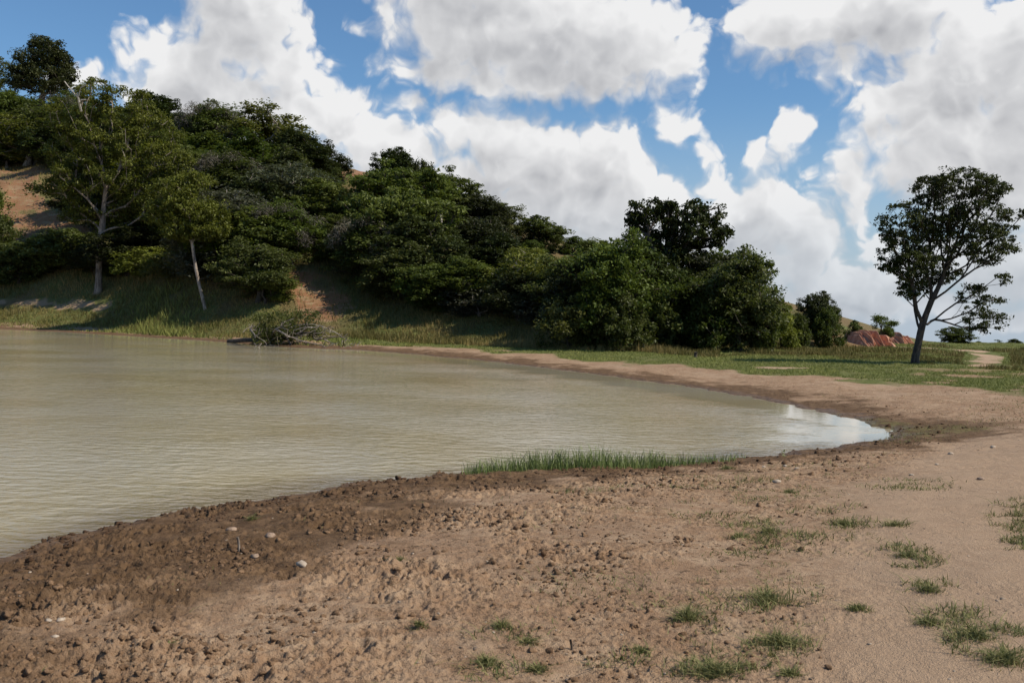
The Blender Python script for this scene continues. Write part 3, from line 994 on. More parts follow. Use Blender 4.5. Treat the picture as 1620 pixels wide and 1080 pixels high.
# ------------------------------------------------------------------ the wooded hillside (t: 0 foot of the hill .. 1 crest; above 20: metres)
FOREST = [
    # skyline at the top left
    ('tall', -34, 82, 0.97, 80, 'tree cut by the left picture edge at the very top of the hill'),
    ('dark', 66, 57, 0.97, 84, 'dark round-crowned tree standing up alone against blue sky on the hilltop'),
    ('round', 8, 138, 0.92, 110, 'dense tree on the hilltop just left of the lone round-crowned tree'),
    ('mossy', 114, 148, 0.93, 90, 'dark tree on the skyline just right of the lone round-crowned tree'),
    ('open', 42, 178, 0.74, 130, 'bright olive green tree above the bare red slope at far left'),
    ('round', -22, 190, 0.72, 110, 'tree above the bare red slope, cut by the left picture edge'),
    ('dark', 100, 190, 0.74, 100, 'dark tree above the right end of the bare red slope'),
    ('round', 168, 160, 0.86, 110, 'tree behind the top of the tall pale-trunked tree'),
    ('dark', 246, 148, 0.93, 76, 'small black-green tree poking above the tall pale-trunked tree on its right'),
    ('dark', 285, 178, 0.9, 70, 'low dark tree on the skyline in the dip left of the grey-mossed trees'),
    ('mossy', 345, 163, 0.82, 112, 'skyline tree hung with grey moss, the taller of the mossy pair'),
    ('open', 420, 168, 0.86, 120, 'skyline tree with sky showing through its crown, right of the mossy tree'),
    ('dark', 472, 208, 0.88, 100, 'dark skyline tree where the wood begins to slope down to the right'),
    ('dark', 514, 232, 0.92, 66, 'last dark skyline tree left of the bare red patch on the crest'),
    # middle of the slope
    ('open', 225, 225, 0.62, 130, 'yellowish tree directly behind the right side of the tall pale-trunked tree'),
    ('umbrella', 300, 232, 0.6, 110, 'mid-slope tree below the dip in the skyline'),
    ('mossy', 370, 240, 0.58, 130, 'mid-slope tree with pale hanging vines below the mossy skyline pair'),
    ('vine', 445, 258, 0.6, 120, 'black-green mid-slope tree right of the vine-hung one'),
    ('tall', 500, 285, 0.62, 100, 'mid-slope tree below the last dark skyline trees'),
    ('dark', 152, 262, 0.5, 120, 'shadowed tree behind the pale trunk of the tall tree'),
    ('vine', 350, 300, 0.36, 140, 'large shadowed tree in the heart of the wood'),
    ('open', 240, 300, 0.38, 120, 'tree behind and above the leaning white trunk, on its left'),
    ('mossy', 450, 318, 0.40, 120, 'tree with a fall of dry brown vine in the middle of the wood'),
    ('tall', 400, 330, 0.26, 110, 'narrow tree standing in the wood above the fallen branches'),
    ('tall', 528, 340, 0.34, 110, 'leafy tree above the upper end of the red gully'),
    ('round', 478, 350, 0.28, 100, 'dark green tree at the upper left of the red gully'),
    ('green', 560, 312, 0.66, 90, 'bright shrub below the bare red patch on the crest'),
    ('bush', 585, 318, 0.62, 90, 'dark shrub just left of the drooping umbrella-crowned tree'),
    # the umbrella-crowned group in the middle
    ('dark', 622, 234, 0.84, 70, 'dark peaked tree topping the middle group on the skyline'),
    ('bush', 668, 256, 0.84, 50, 'small dark tree on the skyline right of the peaked one'),
    ('umbrella', 628, 262, 0.62, 150, 'drooping umbrella-crowned tree in front of the peaked skyline tree'),
    ('umbrella', 688, 268, 0.66, 110, 'flat-topped olive tree at the right of the middle group'),
    ('umbrella', 640, 300, 0.42, 150, 'big layered tree with black shade beneath it in the middle of the hillside'),
    ('mossy', 590, 340, 0.34, 120, 'shadowed tree at the lower left of the layered tree'),
    ('dark', 700, 300, 0.68, 70, 'small dark tree under the flat-topped olive tree'),
    # right of the middle group
    ('dark', 752, 308, 0.86, 90, 'dark skyline tree with a thin upright shoot on top, right of the middle group'),
    ('round', 792, 314, 0.84, 80, 'dark skyline tree at the end of the wooded crest'),
    ('dark', 762, 345, 0.55, 100, 'dark tree below the skyline shoot'),
    ('bush', 845, 342, 0.95, 84, 'low dark shrubs on the crest beside the dry brown grass'),
    ('dark', 795, 372, 0.42, 90, 'black-green tree left of the bright vine-covered tree'),
    ('open', 838, 392, 0.22, 120, 'bright green vine-covered tree near the foot of the hill'),
    ('bush', 845, 380, 0.75, 46, 'dark shrub in the patch of dry brown grass'),
    ('round', 886, 412, 0.2, 80, 'tree below the patch of dry brown grass'),
    ('bush', 908, 374, 0.86, 44, 'small shrub on the crest at the right of the dry brown grass'),
    ('tall', 938, 380, 0.5, 80, 'tree on the skyline left of the big trees by the meadow'),
    # gaps in the wood
    ('round', 190, 222, 0.68, 120, 'hilltop-side tree behind the white forked limbs of the tall pale-trunked tree'),
    ('tall', 330, 212, 0.72, 100, 'leafy tree just under the taller mossy skyline tree'),
    ('round', 398, 214, 0.74, 110, 'leafy tree just under the skyline crown that sky shows through'),
    ('tall', 268, 206, 0.78, 100, 'leafy tree just under the dip in the skyline'),
    ('round', 455, 238, 0.76, 100, 'leafy tree under the slope of dark skyline trees'),
    ('round', 508, 268, 0.76, 66, 'leafy tree just left of the bare red patch on the crest'),
    ('open', 300, 282, 0.48, 120, 'olive tree in the wood between the two pale-trunked trees'),
    ('dark', 400, 282, 0.48, 120, 'dark tree in the wood under the pale hanging vines'),
    ('tall', 560, 352, 0.44, 110, 'tree between the red gully and the layered tree'),
    ('dark', 662, 345, 0.34, 130, 'shadowed tree beneath the big layered tree'),
    ('round', 738, 340, 0.62, 56, 'tree below the flat-topped olive tree on its right'),
    ('bush', 130, 205, 0.8, 90, 'thick shrub on the upper slope left of the tall tree crown'),
    ('round', 60, 162, 0.86, 110, 'dense tree beneath the lone round-crowned hilltop tree'),
    ('open', 12, 228, 0.67, 120, 'lower olive tree at the top edge of the bare red slope'),
    ('round', 86, 228, 0.66, 100, 'lower dark tree at the top right edge of the bare red slope'),
    ('tall', -20, 236, 0.64, 110, 'olive tree at the top of the bare red slope, cut by the left edge'),
    # lower slope
    ('round', 635, 388, 0.16, 120, 'dense dark tree at the right of the red gully'),
    ('round', 690, 410, 0.14, 110, 'dense dark tree below the bare grassy strip'),
    ('green', 622, 424, 0.10, 80, 'bush at the right edge of the grassy gully'),
    ('green', 664, 432, 0.06, 90, 'sunlit green bush at the lower right of the grassy gully'),
    ('tall', 738, 412, 0.12, 100, 'tree at the foot of the slope below the grassy strip'),
    ('brush', 712, 468, 0.03, 90, 'loose bush beside the small pale rock pile at the hill foot'),
    ('grey', 760, 446, 0.05, 90, 'grey-green brush at the hill foot right of the pale rocks'),
    ('dark', 822, 432, 0.06, 110, 'dark bushy tree at the hill foot below the vine-covered tree'),
    ('grey', 868, 462, 0.02, 80, 'brush at the edge of the meadow left of the forked dark trunks'),
    ('round', 902, 408, 0.12, 110, 'tree in black shade left of the meadow trees'),
    # lower left, behind the two pale trunks
    ('tall', -24, 292, 0.06, 76, 'leafy tree low on the left picture edge, before the bare slope'),
    ('bush', -4, 342, 0.02, 80, 'dark bush at the left picture edge at the foot of the slope'),
    ('dark', 60, 392, 0.05, 110, 'black bush in shadow left of the tall pale-trunked tree'),
    ('bush', 112, 362, 0.11, 120, 'dark bush just left of the pale trunk'),
    ('bush', 30, 384, 0.07, 90, 'dark bush below the bare slope, near the left picture edge'),
    ('dark', 205, 352, 0.1, 130, 'shadowed tree between the pale trunk and the leaning white trunk'),
    ('dark', 150, 385, 0.06, 100, 'shadowed bush directly behind the foot of the pale trunk'),
    ('bush', 190, 408, 0.02, 80, 'dark bush just right of the foot of the pale trunk'),
    ('brush', 240, 392, 0.02, 90, 'sunlit loose bush left of the leaning white trunk'),
    ('brush', 282, 398, 0.04, 90, 'olive bush directly behind the leaning white trunk'),
    ('tall', 350, 350, 0.12, 120, 'leafy tree right of the leaning white trunk'),
    ('green', 345, 408, 0.02, 90, 'green bush just right of the leaning white trunk'),
    ('round', 410, 378, 0.12, 110, 'dark tree above the leafy end of the fallen tree'),
    ('grey', 395, 420, 0.02, 100, 'bush on the bank above the fallen tree trunk'),
    ('green', 420, 424, 0.0, 80, 'large green bush at the left of the grassy gully'),
    ('bush', 265, 432, 0.0, 70, 'low dark bush on the bank left of the leaning white trunk'),
    # the meadow trees
    ('dark', 925, 400, 62, 110, 'leaning broad tree at the left of the meadow group'),
    ('round', 960, 372, 61, 130, 'round-crowned tree left of the tallest meadow tree'),
    ('dark', 1010, 385, 63, 130, 'dense tree at the foot of the tallest meadow tree'),
    ('bush', 985, 458, 59, 90, 'low brush at the meadow edge right of the forked trunks'),
    ('brush', 902, 470, 60, 80, 'sunlit brush at the meadow edge left of the forked trunks'),
    ('bush', 1030, 452, 61, 80, 'dark bush under the tallest meadow tree'),
    ('dark', 1045, 388, 67, 130, 'dark tree filling the space under the tallest meadow crown'),
    ('dark', 1110, 398, 66, 130, 'dark spreading tree behind the two trunks at the meadow edge'),
    ('round', 1092, 428, 62, 120, 'black-shaded tree standing on two trunks at the meadow edge'),
    ('round', 1168, 398, 61, 120, 'dark right-hand tree of the meadow group'),
    ('bush', 1135, 458, 60, 90, 'low dark bush between the meadow trunks'),
    ('bush', 1188, 455, 62, 80, 'dark bush under the grey-twigged side of the meadow group'),
    ('brush', 1238, 482, 66, 66, 'shrub right of the meadow group'),
    ('bush', 1262, 496, 70, 40, 'small shrub between the meadow group and the dark round bush'),
    ('dark', 1291, 462, 74, 70, 'dark round bush-like tree alone on the ridge right of the wood'),
    ('bush', 1312, 486, 72, 52, 'lower lobe bush at the right foot of the lone ridge tree'),
    ('bush', 1350, 507, 84, 28, 'small dark bush at the left of the red eroded bank'),
    ('sparse', 1388, 497, 88, 34, 'gangly sparse shrub on top of the red eroded bank'),
    ('sparse', 1410, 506, 90, 30, 'sparse shrub at the right end of the red eroded bank'),
    ('green', 1404, 518, 89, 24, 'low green shrub tucked beside the red eroded bank'),
    ('bush', 1506, 517, 104, 64, 'low dome-shaped dark bush on the horizon right of the lone tree'),
    ('bush', 1548, 541, 118, 20, 'tiny dark bush on the horizon, first of three at far right'),
    ('sparse', 1578, 537, 118, 26, 'sparse little bush on the horizon, middle of three at far right'),
    ('bush', 1604, 536, 118, 24, 'little dark bush on the horizon, last of three at far right'),
]


def foot_py(px, y):
    x = (px - CX) / FPX * y
    return horizon(px) + (CAM_H - zat(x, y)) / y * FPX


def build_forest():
    for kind, px, ytop, t, w, label in FOREST:
        y = t if t > 20 else hill_depth(px, t)
        if t < 0.5 and px < 500:
            y = hill_depth(px, (0.20 if px > 40 else 0.15) + t * 0.75)
        shrub = kind in ('bush', 'brush', 'green', 'grey', 'sparse')
        if t <= 1.0:                          # stand far enough down the slope to have its full height
            need = ytop + w * (0.62 if shrub else 0.85)
            if px < 130 and 100 < ytop < 245:
                need = min(need, 262)
            cap = np.interp(px, [300, 420, 450, 475, 540, 570, 610, 660, 760, 900, 1000], [470, 480, 430, 398, 402, 430, 468, 490, 503, 520, 560])
            if ytop > 250:
                need = min(need, cap)
            lo = hill_depth(px, 0.205 if 40 < px < 400 else 0.14 if px < 440 else 0.0)
            while y > lo and foot_py(px, y) < need:
                y -= 1.5
            while ytop > 250 and px > 300 and foot_py(px, y) > cap:
                y += 1.5
        grp = 'trees and shrubs on the hillside' if px < 915 else 'trees and bushes along the meadow and ridge'
        rz = None if kind == 'mossy' else random.Random(px * 3 + ytop).uniform(0, 6.28)
        place(kind, px, ytop, y, w * (1.12 if px < 1200 else 1.0), label, 'shrub' if shrub else 'tree', grp, rz=rz, sink=0.1)


# ------------------------------------------------------------------ trees with a shape of their own
def from_pixels(base_px, y0, z0, pts):
    """photograph offsets from a tree's foot -> local metres in the plane facing the camera, depth added per point"""
    k = y0 / FPX
    c, s = math.cos(ROLL), math.sin(ROLL)
    out = []
    for p in pts:
        dx, dy = (p[0] - base_px[0]) * k, -(p[1] - base_px[1]) * k
        X, Z = dx * c + dy * -s, dy * c + dx * s
        out.append((X, (p[2] if len(p) > 2 else 0.0), Z))
    return out


def lobes_px(base_px, y0, L, depth=0.9):
    """(px, py, rx, ry, depth offset) -> ellipsoids"""
    k = y0 / FPX
    out = []
    for (px, py, rx, ry, dz) in L:
        (X, Y, Z), = from_pixels(base_px, y0, 0, [(px, py, dz)])
        out.append((X, Y, Z, rx * k, rx * k * depth, ry * k))
    return out


def lone_tree():
    fx, fy = 1448, 575
    x, y, z = hit(fx, fy)
    B = (fx, fy)
    P = lambda pts: from_pixels(B, y, z, pts)
    trunks = [
        (None, P([(1447, 583), (1448, 566), (1452, 545), (1456, 525), (1459, 512)])),
        ((0, 4), P([(1465, 495), (1472, 477), (1481, 459), (1490, 442, .1), (1497, 420, .2), (1502, 396, .2)])),
        ((0, 4), P([(1453, 502, -.1), (1446, 489, -.2), (1442, 472, -.3), (1437, 452, -.4), (1430, 430, -.4)])),
        ((0, 4), P([(1468, 513, .1), (1475, 508, .2), (1482, 505.5, .3), (1493, 507, .4), (1504, 510, .5), (1516, 514, .5), (1530, 518, .6), (1548, 516, .6), (1564, 512, .7)])),
        ((0, 3), P([(1456, 512, .4), (1457, 492, .8), (1458, 470, 1.1), (1460, 445, 1.4)])),
        ((1, 1), P([(1486, 462, -.6), (1502, 444, -1.0), (1520, 428, -1.3), (1540, 408, -1.6), (1556, 392, -1.7)])),
        ((3, 2), P([(1494, 492, .0), (1508, 480, -.2), (1522, 474, -.3)])),
    ]
    L = lobes_px(B, y, [
        (1519, 291, 56, 23, 0), (1473, 298, 30, 22, .3), (1560, 304, 30, 20, -.2), (1540, 345, 44, 26, -.6), (1425, 356, 38, 34, -.3), (1412, 395, 27, 30, -.4),
        (1441, 420, 36, 30, -.5), (1488, 380, 46, 42, .6), (1480, 340, 46, 30, 0.2), (1540, 392, 36, 30, -1.2), (1580, 373, 17, 12, -.8), (1603, 344, 8, 7, -.8), (1584, 396, 14, 7, -1.0),
        (1535, 474, 21, 26, -.2), (1556, 505, 24, 18, .5), (1587, 499, 12, 9, .6), (1561, 522, 14, 6, .7), (1567, 442, 11, 9, -1.2), (1434, 455, 18, 18, -.3),
        (1465, 440, 28, 26, 1.2), (1400, 424, 14, 10, -.3), (1585, 520, 6, 5, .6), (1572, 474, 12, 8, -.2), (1505, 430, 26, 20, .9)], 1.0)
    root = build_plant('lone_tree', trunks, L, 1150, 71, 0.168, M_LEAFB, M_BARK, 36, 0.27, 0.135, bf=0.7, r_tip=0.009, split=0.05, flat=0.55, shell=0.45, up=0.5, wob=0.05)
    root.location = (x, y, z)
    tag(root, 'lone dark leafy tree in open grass at right, branches fanning from a low fork', 'tree')


def pale_trunk_tree():
    fx, fy = 155, 463
    x, y, z = hit(fx, fy)
    B = (fx, fy)
    P = lambda pts: from_pixels(B, y, z, pts)
    trunks = [
        (None, P([(155, 470), (156, 452), (157, 430), (158, 405), (161, 375), (164, 350), (166, 325), (169, 300)])),
        ((0, 7), P([(172, 285, -.5), (170, 262, -1), (163, 235, -1.6), (160, 205, -2.2), (158, 188, -2.8), (162, 175, -3.0), (168, 160, -2.8)])),
        ((0, 7), P([(178, 288, .3), (190, 268, .2), (205, 262, -.5), (222, 255, -2.0), (232, 248, -3.4), (226, 240, -3.8), (227, 218, -4.0)])),
        ((1, 3), P([(172, 184, -3.2), (180, 178, -3.3)])),
        ((0, 5), P([(148, 318, -1), (130, 300, -1.6), (112, 285, -2)])),
        ((0, 6), P([(185, 312, .8), (205, 300, 1.2), (230, 300, 1.4)])),
        ((1, 2), P([(148, 188 + 40, -2.2), (138, 200, -2.8), (128, 178, -2.8)])),
    ]
    L = lobes_px(B, y, [
        (165, 150, 40, 18, -1), (125, 190, 40, 30, -1), (205, 175, 48, 34, 0), (240, 215, 46, 36, 0), (170, 215, 60, 40, -.5), (110, 240, 34, 34, 0), (262, 262, 44, 32, .5),
        (195, 265, 60, 36, -1), (140, 275, 48, 34, -1), (105, 300, 30, 22, 0), (72, 302, 22, 12, 0), (160, 330, 40, 20, 1.5), (225, 310, 50, 30, .6), (118, 335, 30, 18, 0),
        (215, 345, 40, 24, .8), (268, 312, 40, 28, .2), (60, 296, 12, 8, 0), (188, 300, 40, 26, 2)], 0.85)
    root = build_plant('tall_tree', trunks, L, 640, 81, 0.30, M_LEAFY, M_BARKM, 80, 0.72, 0.25, bf=0.5, r_tip=0.022, split=0.15, flat=0.6, shell=0.5, wob=0.05)
    snag = [(None, P([(158, 190, -3.6), (160, 182, -4.2), (161, 174, -4.6), (160, 168, -4.8)])), ((0, 2), P([(156, 166, -5.0), (150, 158, -5.2), (147, 154, -5.2)])), ((0, 2), P([(168, 160, -5.0), (176, 157, -5.1)])),
            ((0, 1), P([(167, 178, -4.9), (176, 178, -5.0)]))]
    N, par, _t = grow(snag, np.array(P([(146, 152, -5.3), (178, 155, -5.2)])), 0.4, 0.05, 2)
    V, F = tubes(N, par, radii(N, par, 0.09, 0.03)[0], 6)
    mesh_obj('bare_limbs', V, F, M_SNAG, root, None, True)
    root.location = (x, y, z)
    tag(root, 'tall spreading tree with a stout pale blotchy trunk on the far left bank', 'tree')


def leaning_trunk_tree():
    fx, fy = 325, 489
    x, y, z = hit(fx, fy)
    B = (fx, fy)
    P = lambda pts: from_pixels(B, y, z, pts)
    trunks = [
        (None, P([(326, 494), (322, 478), (318, 462), (314, 444), (310, 424), (307, 402), (305, 386), (306, 374)])),
        ((0, 7), P([(306, 360), (300, 345), (293, 328), (284, 310)])),
        ((0, 7), P([(313, 362, .2), (322, 350, .4), (334, 340, .6)])),
    ]
    L = lobes_px(B, y, [(300, 335, 40, 24, 0), (278, 308, 34, 24, 0), (325, 340, 30, 22, .4), (318, 368, 40, 12, .2), (288, 365, 30, 16, 0), (345, 358, 18, 16, .3), (262, 338, 26, 22, 0), (300, 290, 28, 18, .5)], 0.9)
    root = build_plant('leaning_tree', trunks, L, 400, 91, 0.13, M_LEAFY, M_BARKP, 80, 0.60, 0.22, bf=0.5, r_tip=0.014, split=0.10, flat=0.6, shell=0.5)
    root.location = (x, y, z)
    tag(root, 'slender tree with a bare whitish trunk bending left, standing above the fallen tree', 'tree')


def tall_meadow_tree():
    fx, fy = 1046, 532
    x, y, z = hit(fx, fy)
    B = (fx, fy)
    P = lambda pts: from_pixels(B, y, z, pts)
    trunks = [
        (None, P([(1046, 540), (1046, 515), (1047, 490), (1048, 460)])),
        ((0, 3), P([(1042, 440, -.3), (1036, 420, -.5), (1030, 398, -.7), (1022, 375, -.8)])),
        ((0, 3), P([(1056, 440, .3), (1066, 418, .4), (1078, 395, .3), (1088, 372, .3)])),
        ((0, 3), P([(1050, 435), (1054, 410, .7), (1058, 380, 1), (1060, 352, 1.2)])),
    ]
    L = lobes_px(B, y, [(1042, 328, 28, 14, 0), (1008, 338, 20, 18, 0), (1080, 336, 46, 18, 0), (1120, 340, 28, 20, 0), (1040, 355, 50, 22, .5), (1000, 370, 16, 22, 0), (1095, 365, 50, 26, -.4),
                        (1130, 375, 24, 16, 0), (1030, 390, 38, 22, .4), (1060, 385, 40, 24, 1.0), (1085, 395, 26, 16, .8), (1146, 368, 12, 9, 0), (1010, 402, 20, 16, 0)], 0.9)
    root = build_plant('meadow_tree', trunks, L, 360, 101, 0.34, M_LEAFB, M_BARK, 40, 0.42, 0.26, bf=0.5, r_tip=0.014, split=0.09, flat=0.7, shell=0.45)
    root.location = (x, y, z)
    tag(root, 'tallest tree of the meadow group, broad open crown with sky through its branches', 'tree')


def grey_twig_tree():
    fx, fy = 1150, 531
    x, y, z = hit(fx, fy)
    B = (fx, fy)
    P = lambda pts: from_pixels(B, y, z, pts)
    trunks = [
        (None, P([(1150, 540), (1151, 515), (1153, 490), (1158, 465)])),
        ((0, 3), P([(1170, 445, 0), (1185, 430, -.2), (1202, 422, -.4), (1216, 432, -.4)])),
        ((0, 3), P([(1150, 445, .3), (1142, 425, .4), (1135, 408, .4)])),
        ((0, 2), P([(1172, 478, -.6), (1190, 468, -1.), (1206, 458, -1.2)])),
    ]
    L = lobes_px(B, y, [(1150, 404, 30, 14, 0), (1120, 415, 30, 18, 0), (1180, 412, 26, 14, 0), (1200, 425, 20, 14, 0), (1160, 435, 44, 22, -.4), (1205, 450, 20, 18, 0), (1120, 450, 40, 24, -.5),
                        (1180, 470, 36, 22, 0), (1140, 485, 50, 22, -.4), (1218, 436, 9, 12, 0), (1195, 490, 26, 22, 0), (1085, 465, 30, 26, 0), (1100, 492, 34, 18, 0)], 0.9)
    root = build_plant('twiggy_tree', trunks, L, 420, 111, 0.30, M_LEAF, M_BARKG, 42, 0.42, 0.22, bf=0.5, r_tip=0.016, split=0.09, flat=0.7, shell=0.45)
    root.location = (x, y, z)
    tag(root, 'broad tree with grey twigs on its right side, ending the meadow group', 'tree')


def forked_trunk_tree():
    fx, fy = 950, 536
    x, y, z = hit(fx, fy)
    B = (fx, fy)
    P = lambda pts: from_pixels(B, y, z, pts)
    trunks = [
        (None, P([(949, 543), (949, 530), (949, 520)])),
        ((0, 2), P([(947, 508, 0), (944, 492, 0), (938, 472, .2), (930, 450, .3)])),
        ((0, 2), P([(953, 507, .1), (957, 490, .1), (964, 470, .1), (974, 448, .2)])),
        ((0, 1), P([(960, 520, -.3), (970, 508, -.5), (982, 498, -.6)])),
    ]
    L = lobes_px(B, y, [(930, 430, 36, 22, 0), (970, 425, 40, 24, 0), (1005, 450, 30, 22, 0), (950, 460, 46, 22, -.5), (905, 460, 26, 22, 0), (990, 482, 36, 20, -.5), (925, 490, 30, 14, -.4), (1020, 470, 16, 16, 0), (965, 395, 30, 18, .3)], 0.9)
    root = build_plant('forked_tree', trunks, L, 330, 121, 0.24, M_LEAF2, M_BARK, 42, 0.42, 0.22, bf=0.5, r_tip=0.014, split=0.09, flat=0.7, shell=0.45)
    root.location = (x, y, z)
    tag(root, 'bushy tree on a dark forked trunk at the left edge of the meadow', 'tree')


def fallen_tree():
    x, y, z = hit(455, 545)
    B = (455, 545)
    P = lambda pts: from_pixels(B, y, z, pts)
    r = np.random.default_rng(5)
    trunks = [
        (None, P([(338, 492, 3.5), (352, 496, 3.0), (372, 503, 2.2), (395, 512, 1.4), (420, 519, .8), (445, 524, .3), (470, 528, .0)])),
        ((0, 4), P([(440, 520, -.6), (465, 532, -1.2), (492, 540, -1.6), (520, 545, -1.8)])),
        ((0, 5), P([(468, 514, .6), (492, 513, .8), (515, 520, .9), (535, 530, .8)])),
        ((0, 3), P([(400, 520, -.6), (410, 530, -1.0), (428, 540, -1.3)])),
    ]
    tr = [list(p) for p in trunks[0][1]]
    for i in range(5):                       # the butt lies on the bank
        tr[i][2] = zat(x + tr[i][0], y + tr[i][1]) - z + 0.12 + 0.05 * i
    trunks[0] = (None, tr)
    trunks[1] = ((0, 4), trunks[1][1])
    pts = []
    for i in range(230):
        u = r.random()
        px = 400 + 178 * u
        hi = np.interp(px, [395, 430, 480, 520, 560, 580], [512, 505, 503, 512, 534, 548])
        py = r.uniform(hi, 552)
        pts.append((px, py, r.normal(-0.6, 1.0)))
    att = np.array(P(pts))
    N, par, tips = grow(trunks, att, 0.45, 0.10, 33)
    rr, _ = radii(N, par, 0.15, 0.016, 2.2)
    V, F = tubes(N, par, rr, 7, lambda q: q >= 0.07)
    root = bpy.data.objects.new('fallen_tree', None); COL.objects.link(root)
    mesh_obj('trunk', V, F, M_BARK, root, None, True)
    V, F = tubes(N, par, rr, 5, lambda q: q < 0.07)
    mesh_obj('branches', V, F, M_BARKG, root, None, True)
    C = np.array(P([(r.uniform(400, 505), r.uniform(494, 532), r.normal(.6, .8)) for _ in range(110)] + [(r.uniform(400, 470), r.uniform(520, 545), r.normal(.2, .6)) for _ in range(40)]))
    V, F, tn = leaves(C, 40, 0.42, 0.16, 12, 0.7, 0.4)
    mesh_obj('foliage', V, F, M_LEAF2, root, {'tone': tn})
    root.location = (x, y, z)
    tag(root, 'fallen tree with a tangle of bare grey branches reaching to the water edge', 'fallen tree')


def dead_snag():
    y = hill_depth(693, 0.6)
    p0 = at(700, 356, y)
    pts = lambda L: [(lambda q: (q[0] - p0[0], q[1] - p0[1], q[2] - p0[2]))(at(a, b, y + dz)) for a, b, dz in L]
    trunks = [(None, pts([(700, 362, 0), (697, 345, 0), (692, 330, 0), (688, 314, 0)]))]
    r = np.random.default_rng(3)
    att = np.array(pts([(r.uniform(684, 706), r.uniform(308, 346), r.normal(0, .5)) for _ in range(26)]))
    N, par, tips = grow(trunks, att, 0.4, 0.1, 3)
    rr, _ = radii(N, par, 0.16, 0.03)
    V, F = tubes(N, par, rr, 5)
    o = mesh_obj('dead_tree', V, F, M_SNAG, None, None, True)
    o.location = p0
    tag(o, 'small bleached dead tree with bare white branches on the hillside', 'dead tree')


def upright_shoot():
    y = hill_depth(755, 0.86)
    p0 = at(755, 318, y)
    r = np.random.default_rng(8)
    k = y / FPX
    C = np.array([(r.normal(0, .12), r.normal(0, .12), h * k) for h in np.linspace(0, 27, 12)])
    N = np.array([(0, 0, -6 * k), (0.05, 0, 8 * k), (0, 0, 18 * k), (0.04, 0, 26 * k)])
    root = bpy.data.objects.new('sapling', None); COL.objects.link(root)
    V, F = tubes(N, np.array([-1, 0, 1, 2]), np.array([.10, .08, .06, .04]), 5)
    mesh_obj('trunk', V, F, M_BARK, root)
    V, F, tn = leaves(C, 16, 0.34, 0.24, 4)
    mesh_obj('crown', V, F, M_LEAFB, root, {'tone': tn})
    root.location = p0
    tag(root, 'thin upright sapling sticking up above the skyline trees in mid-picture', 'sapling')


build_forest()
lone_tree()
pale_trunk_tree()
leaning_trunk_tree()
tall_meadow_tree()
grey_twig_tree()
forked_trunk_tree()
fallen_tree()
dead_snag()
upright_shoot()


# ------------------------------------------------------------------ grasses
def blade_material(name, dark, light, trans=0.2):
    m, t, b = material(name)
    a = t.attr('tone')
    c = t.mix(a, rgb(*dark), rgb(*light))
    t.put(b.inputs['Base Color'], c)
    b.inputs['Roughness'].default_value = 0.6
    b.inputs['Specular IOR Level'].default_value = 0.2
    tr = t.new('ShaderNodeBsdfTranslucent'); t.put(tr.inputs['Color'], c)
    mx = t.new('ShaderNodeMixShader'); mx.inputs[0].default_value = trans
    t.put(mx.inputs[1], b.outputs[0]); t.put(mx.inputs[2], tr.outputs[0])
    t.put(t.n.get('Material Output').inputs['Surface'], mx.outputs[0])
    return m


M_GRASS = blade_material('meadow_grass', (0.085, 0.105, 0.020), (0.30, 0.31, 0.085))
M_TALLG = blade_material('tall_dry_grass', (0.090, 0.088, 0.020), (0.32, 0.235, 0.090))
M_REED = blade_material('shore_grass', (0.070, 0.115, 0.024), (0.27, 0.31, 0.11))
M_WEED = blade_material('weed', (0.065, 0.090, 0.020), (0.30, 0.27, 0.11))


def blades(x, y, z, h, w, seed, lean=0.35, bend=0.3, tone=None, segs=1):
    """grass blades standing at x,y,z: tapered strips of one or two segments"""
    r = np.random.default_rng(seed)
    n = len(x)
    a = r.random(n) * 2 * np.pi
    d = np.stack([np.cos(a), np.sin(a), np.zeros(n)], 1)
    a2 = r.random(n) * 2 * np.pi
    L = np.stack([np.cos(a2), np.sin(a2), np.zeros(n)], 1) * (lean * np.abs(r.normal(0, 1, n)))[:, None]
    B = np.stack([x, y, z - 0.01], 1)
    h = h[:, None] if isinstance(h, np.ndarray) else h
    up = np.array([0, 0, 1.0])
    w = (w * (0.7 + 0.6 * r.random(n)))[:, None]
    tip = B + (up + L * (1 + bend)) * h
    if segs == 1:
        V = np.stack([B - d * w / 2, B + d * w / 2, tip], 1).reshape(-1, 3)
        F = np.arange(n * 3).reshape(-1, 3)
        k = 3
    else:
        mid = B + (up * 0.58 + L * 0.45) * h
        V = np.stack([B - d * w / 2, B + d * w / 2, mid + d * w * 0.4, mid - d * w * 0.4, tip], 1).reshape(-1, 3)
        i = np.arange(n)[:, None] * 5
        F = [i + np.array([[0, 1, 2, 3]]), i + np.array([[3, 2, 4]])]
        k = 5
    t = np.clip((r.random(n) if tone is None else tone * 0.6 + 0.4 * r.random(n)), 0, 1)
    return V, F, np.repeat(t, k)


def scatter(n, seed, ymin, ymax, tmin=-0.60, tmax=0.60, power=1.0):
    r = np.random.default_rng(seed)
    y = ymin * np.power(ymax / ymin, r.random(n) ** power)
    x = y * r.uniform(tmin, tmax, n)
    return x, y


def hill_t(x, y):
    px, f, c, zc = hill_params(x, y)
    return px, (y - f) / (c - f)


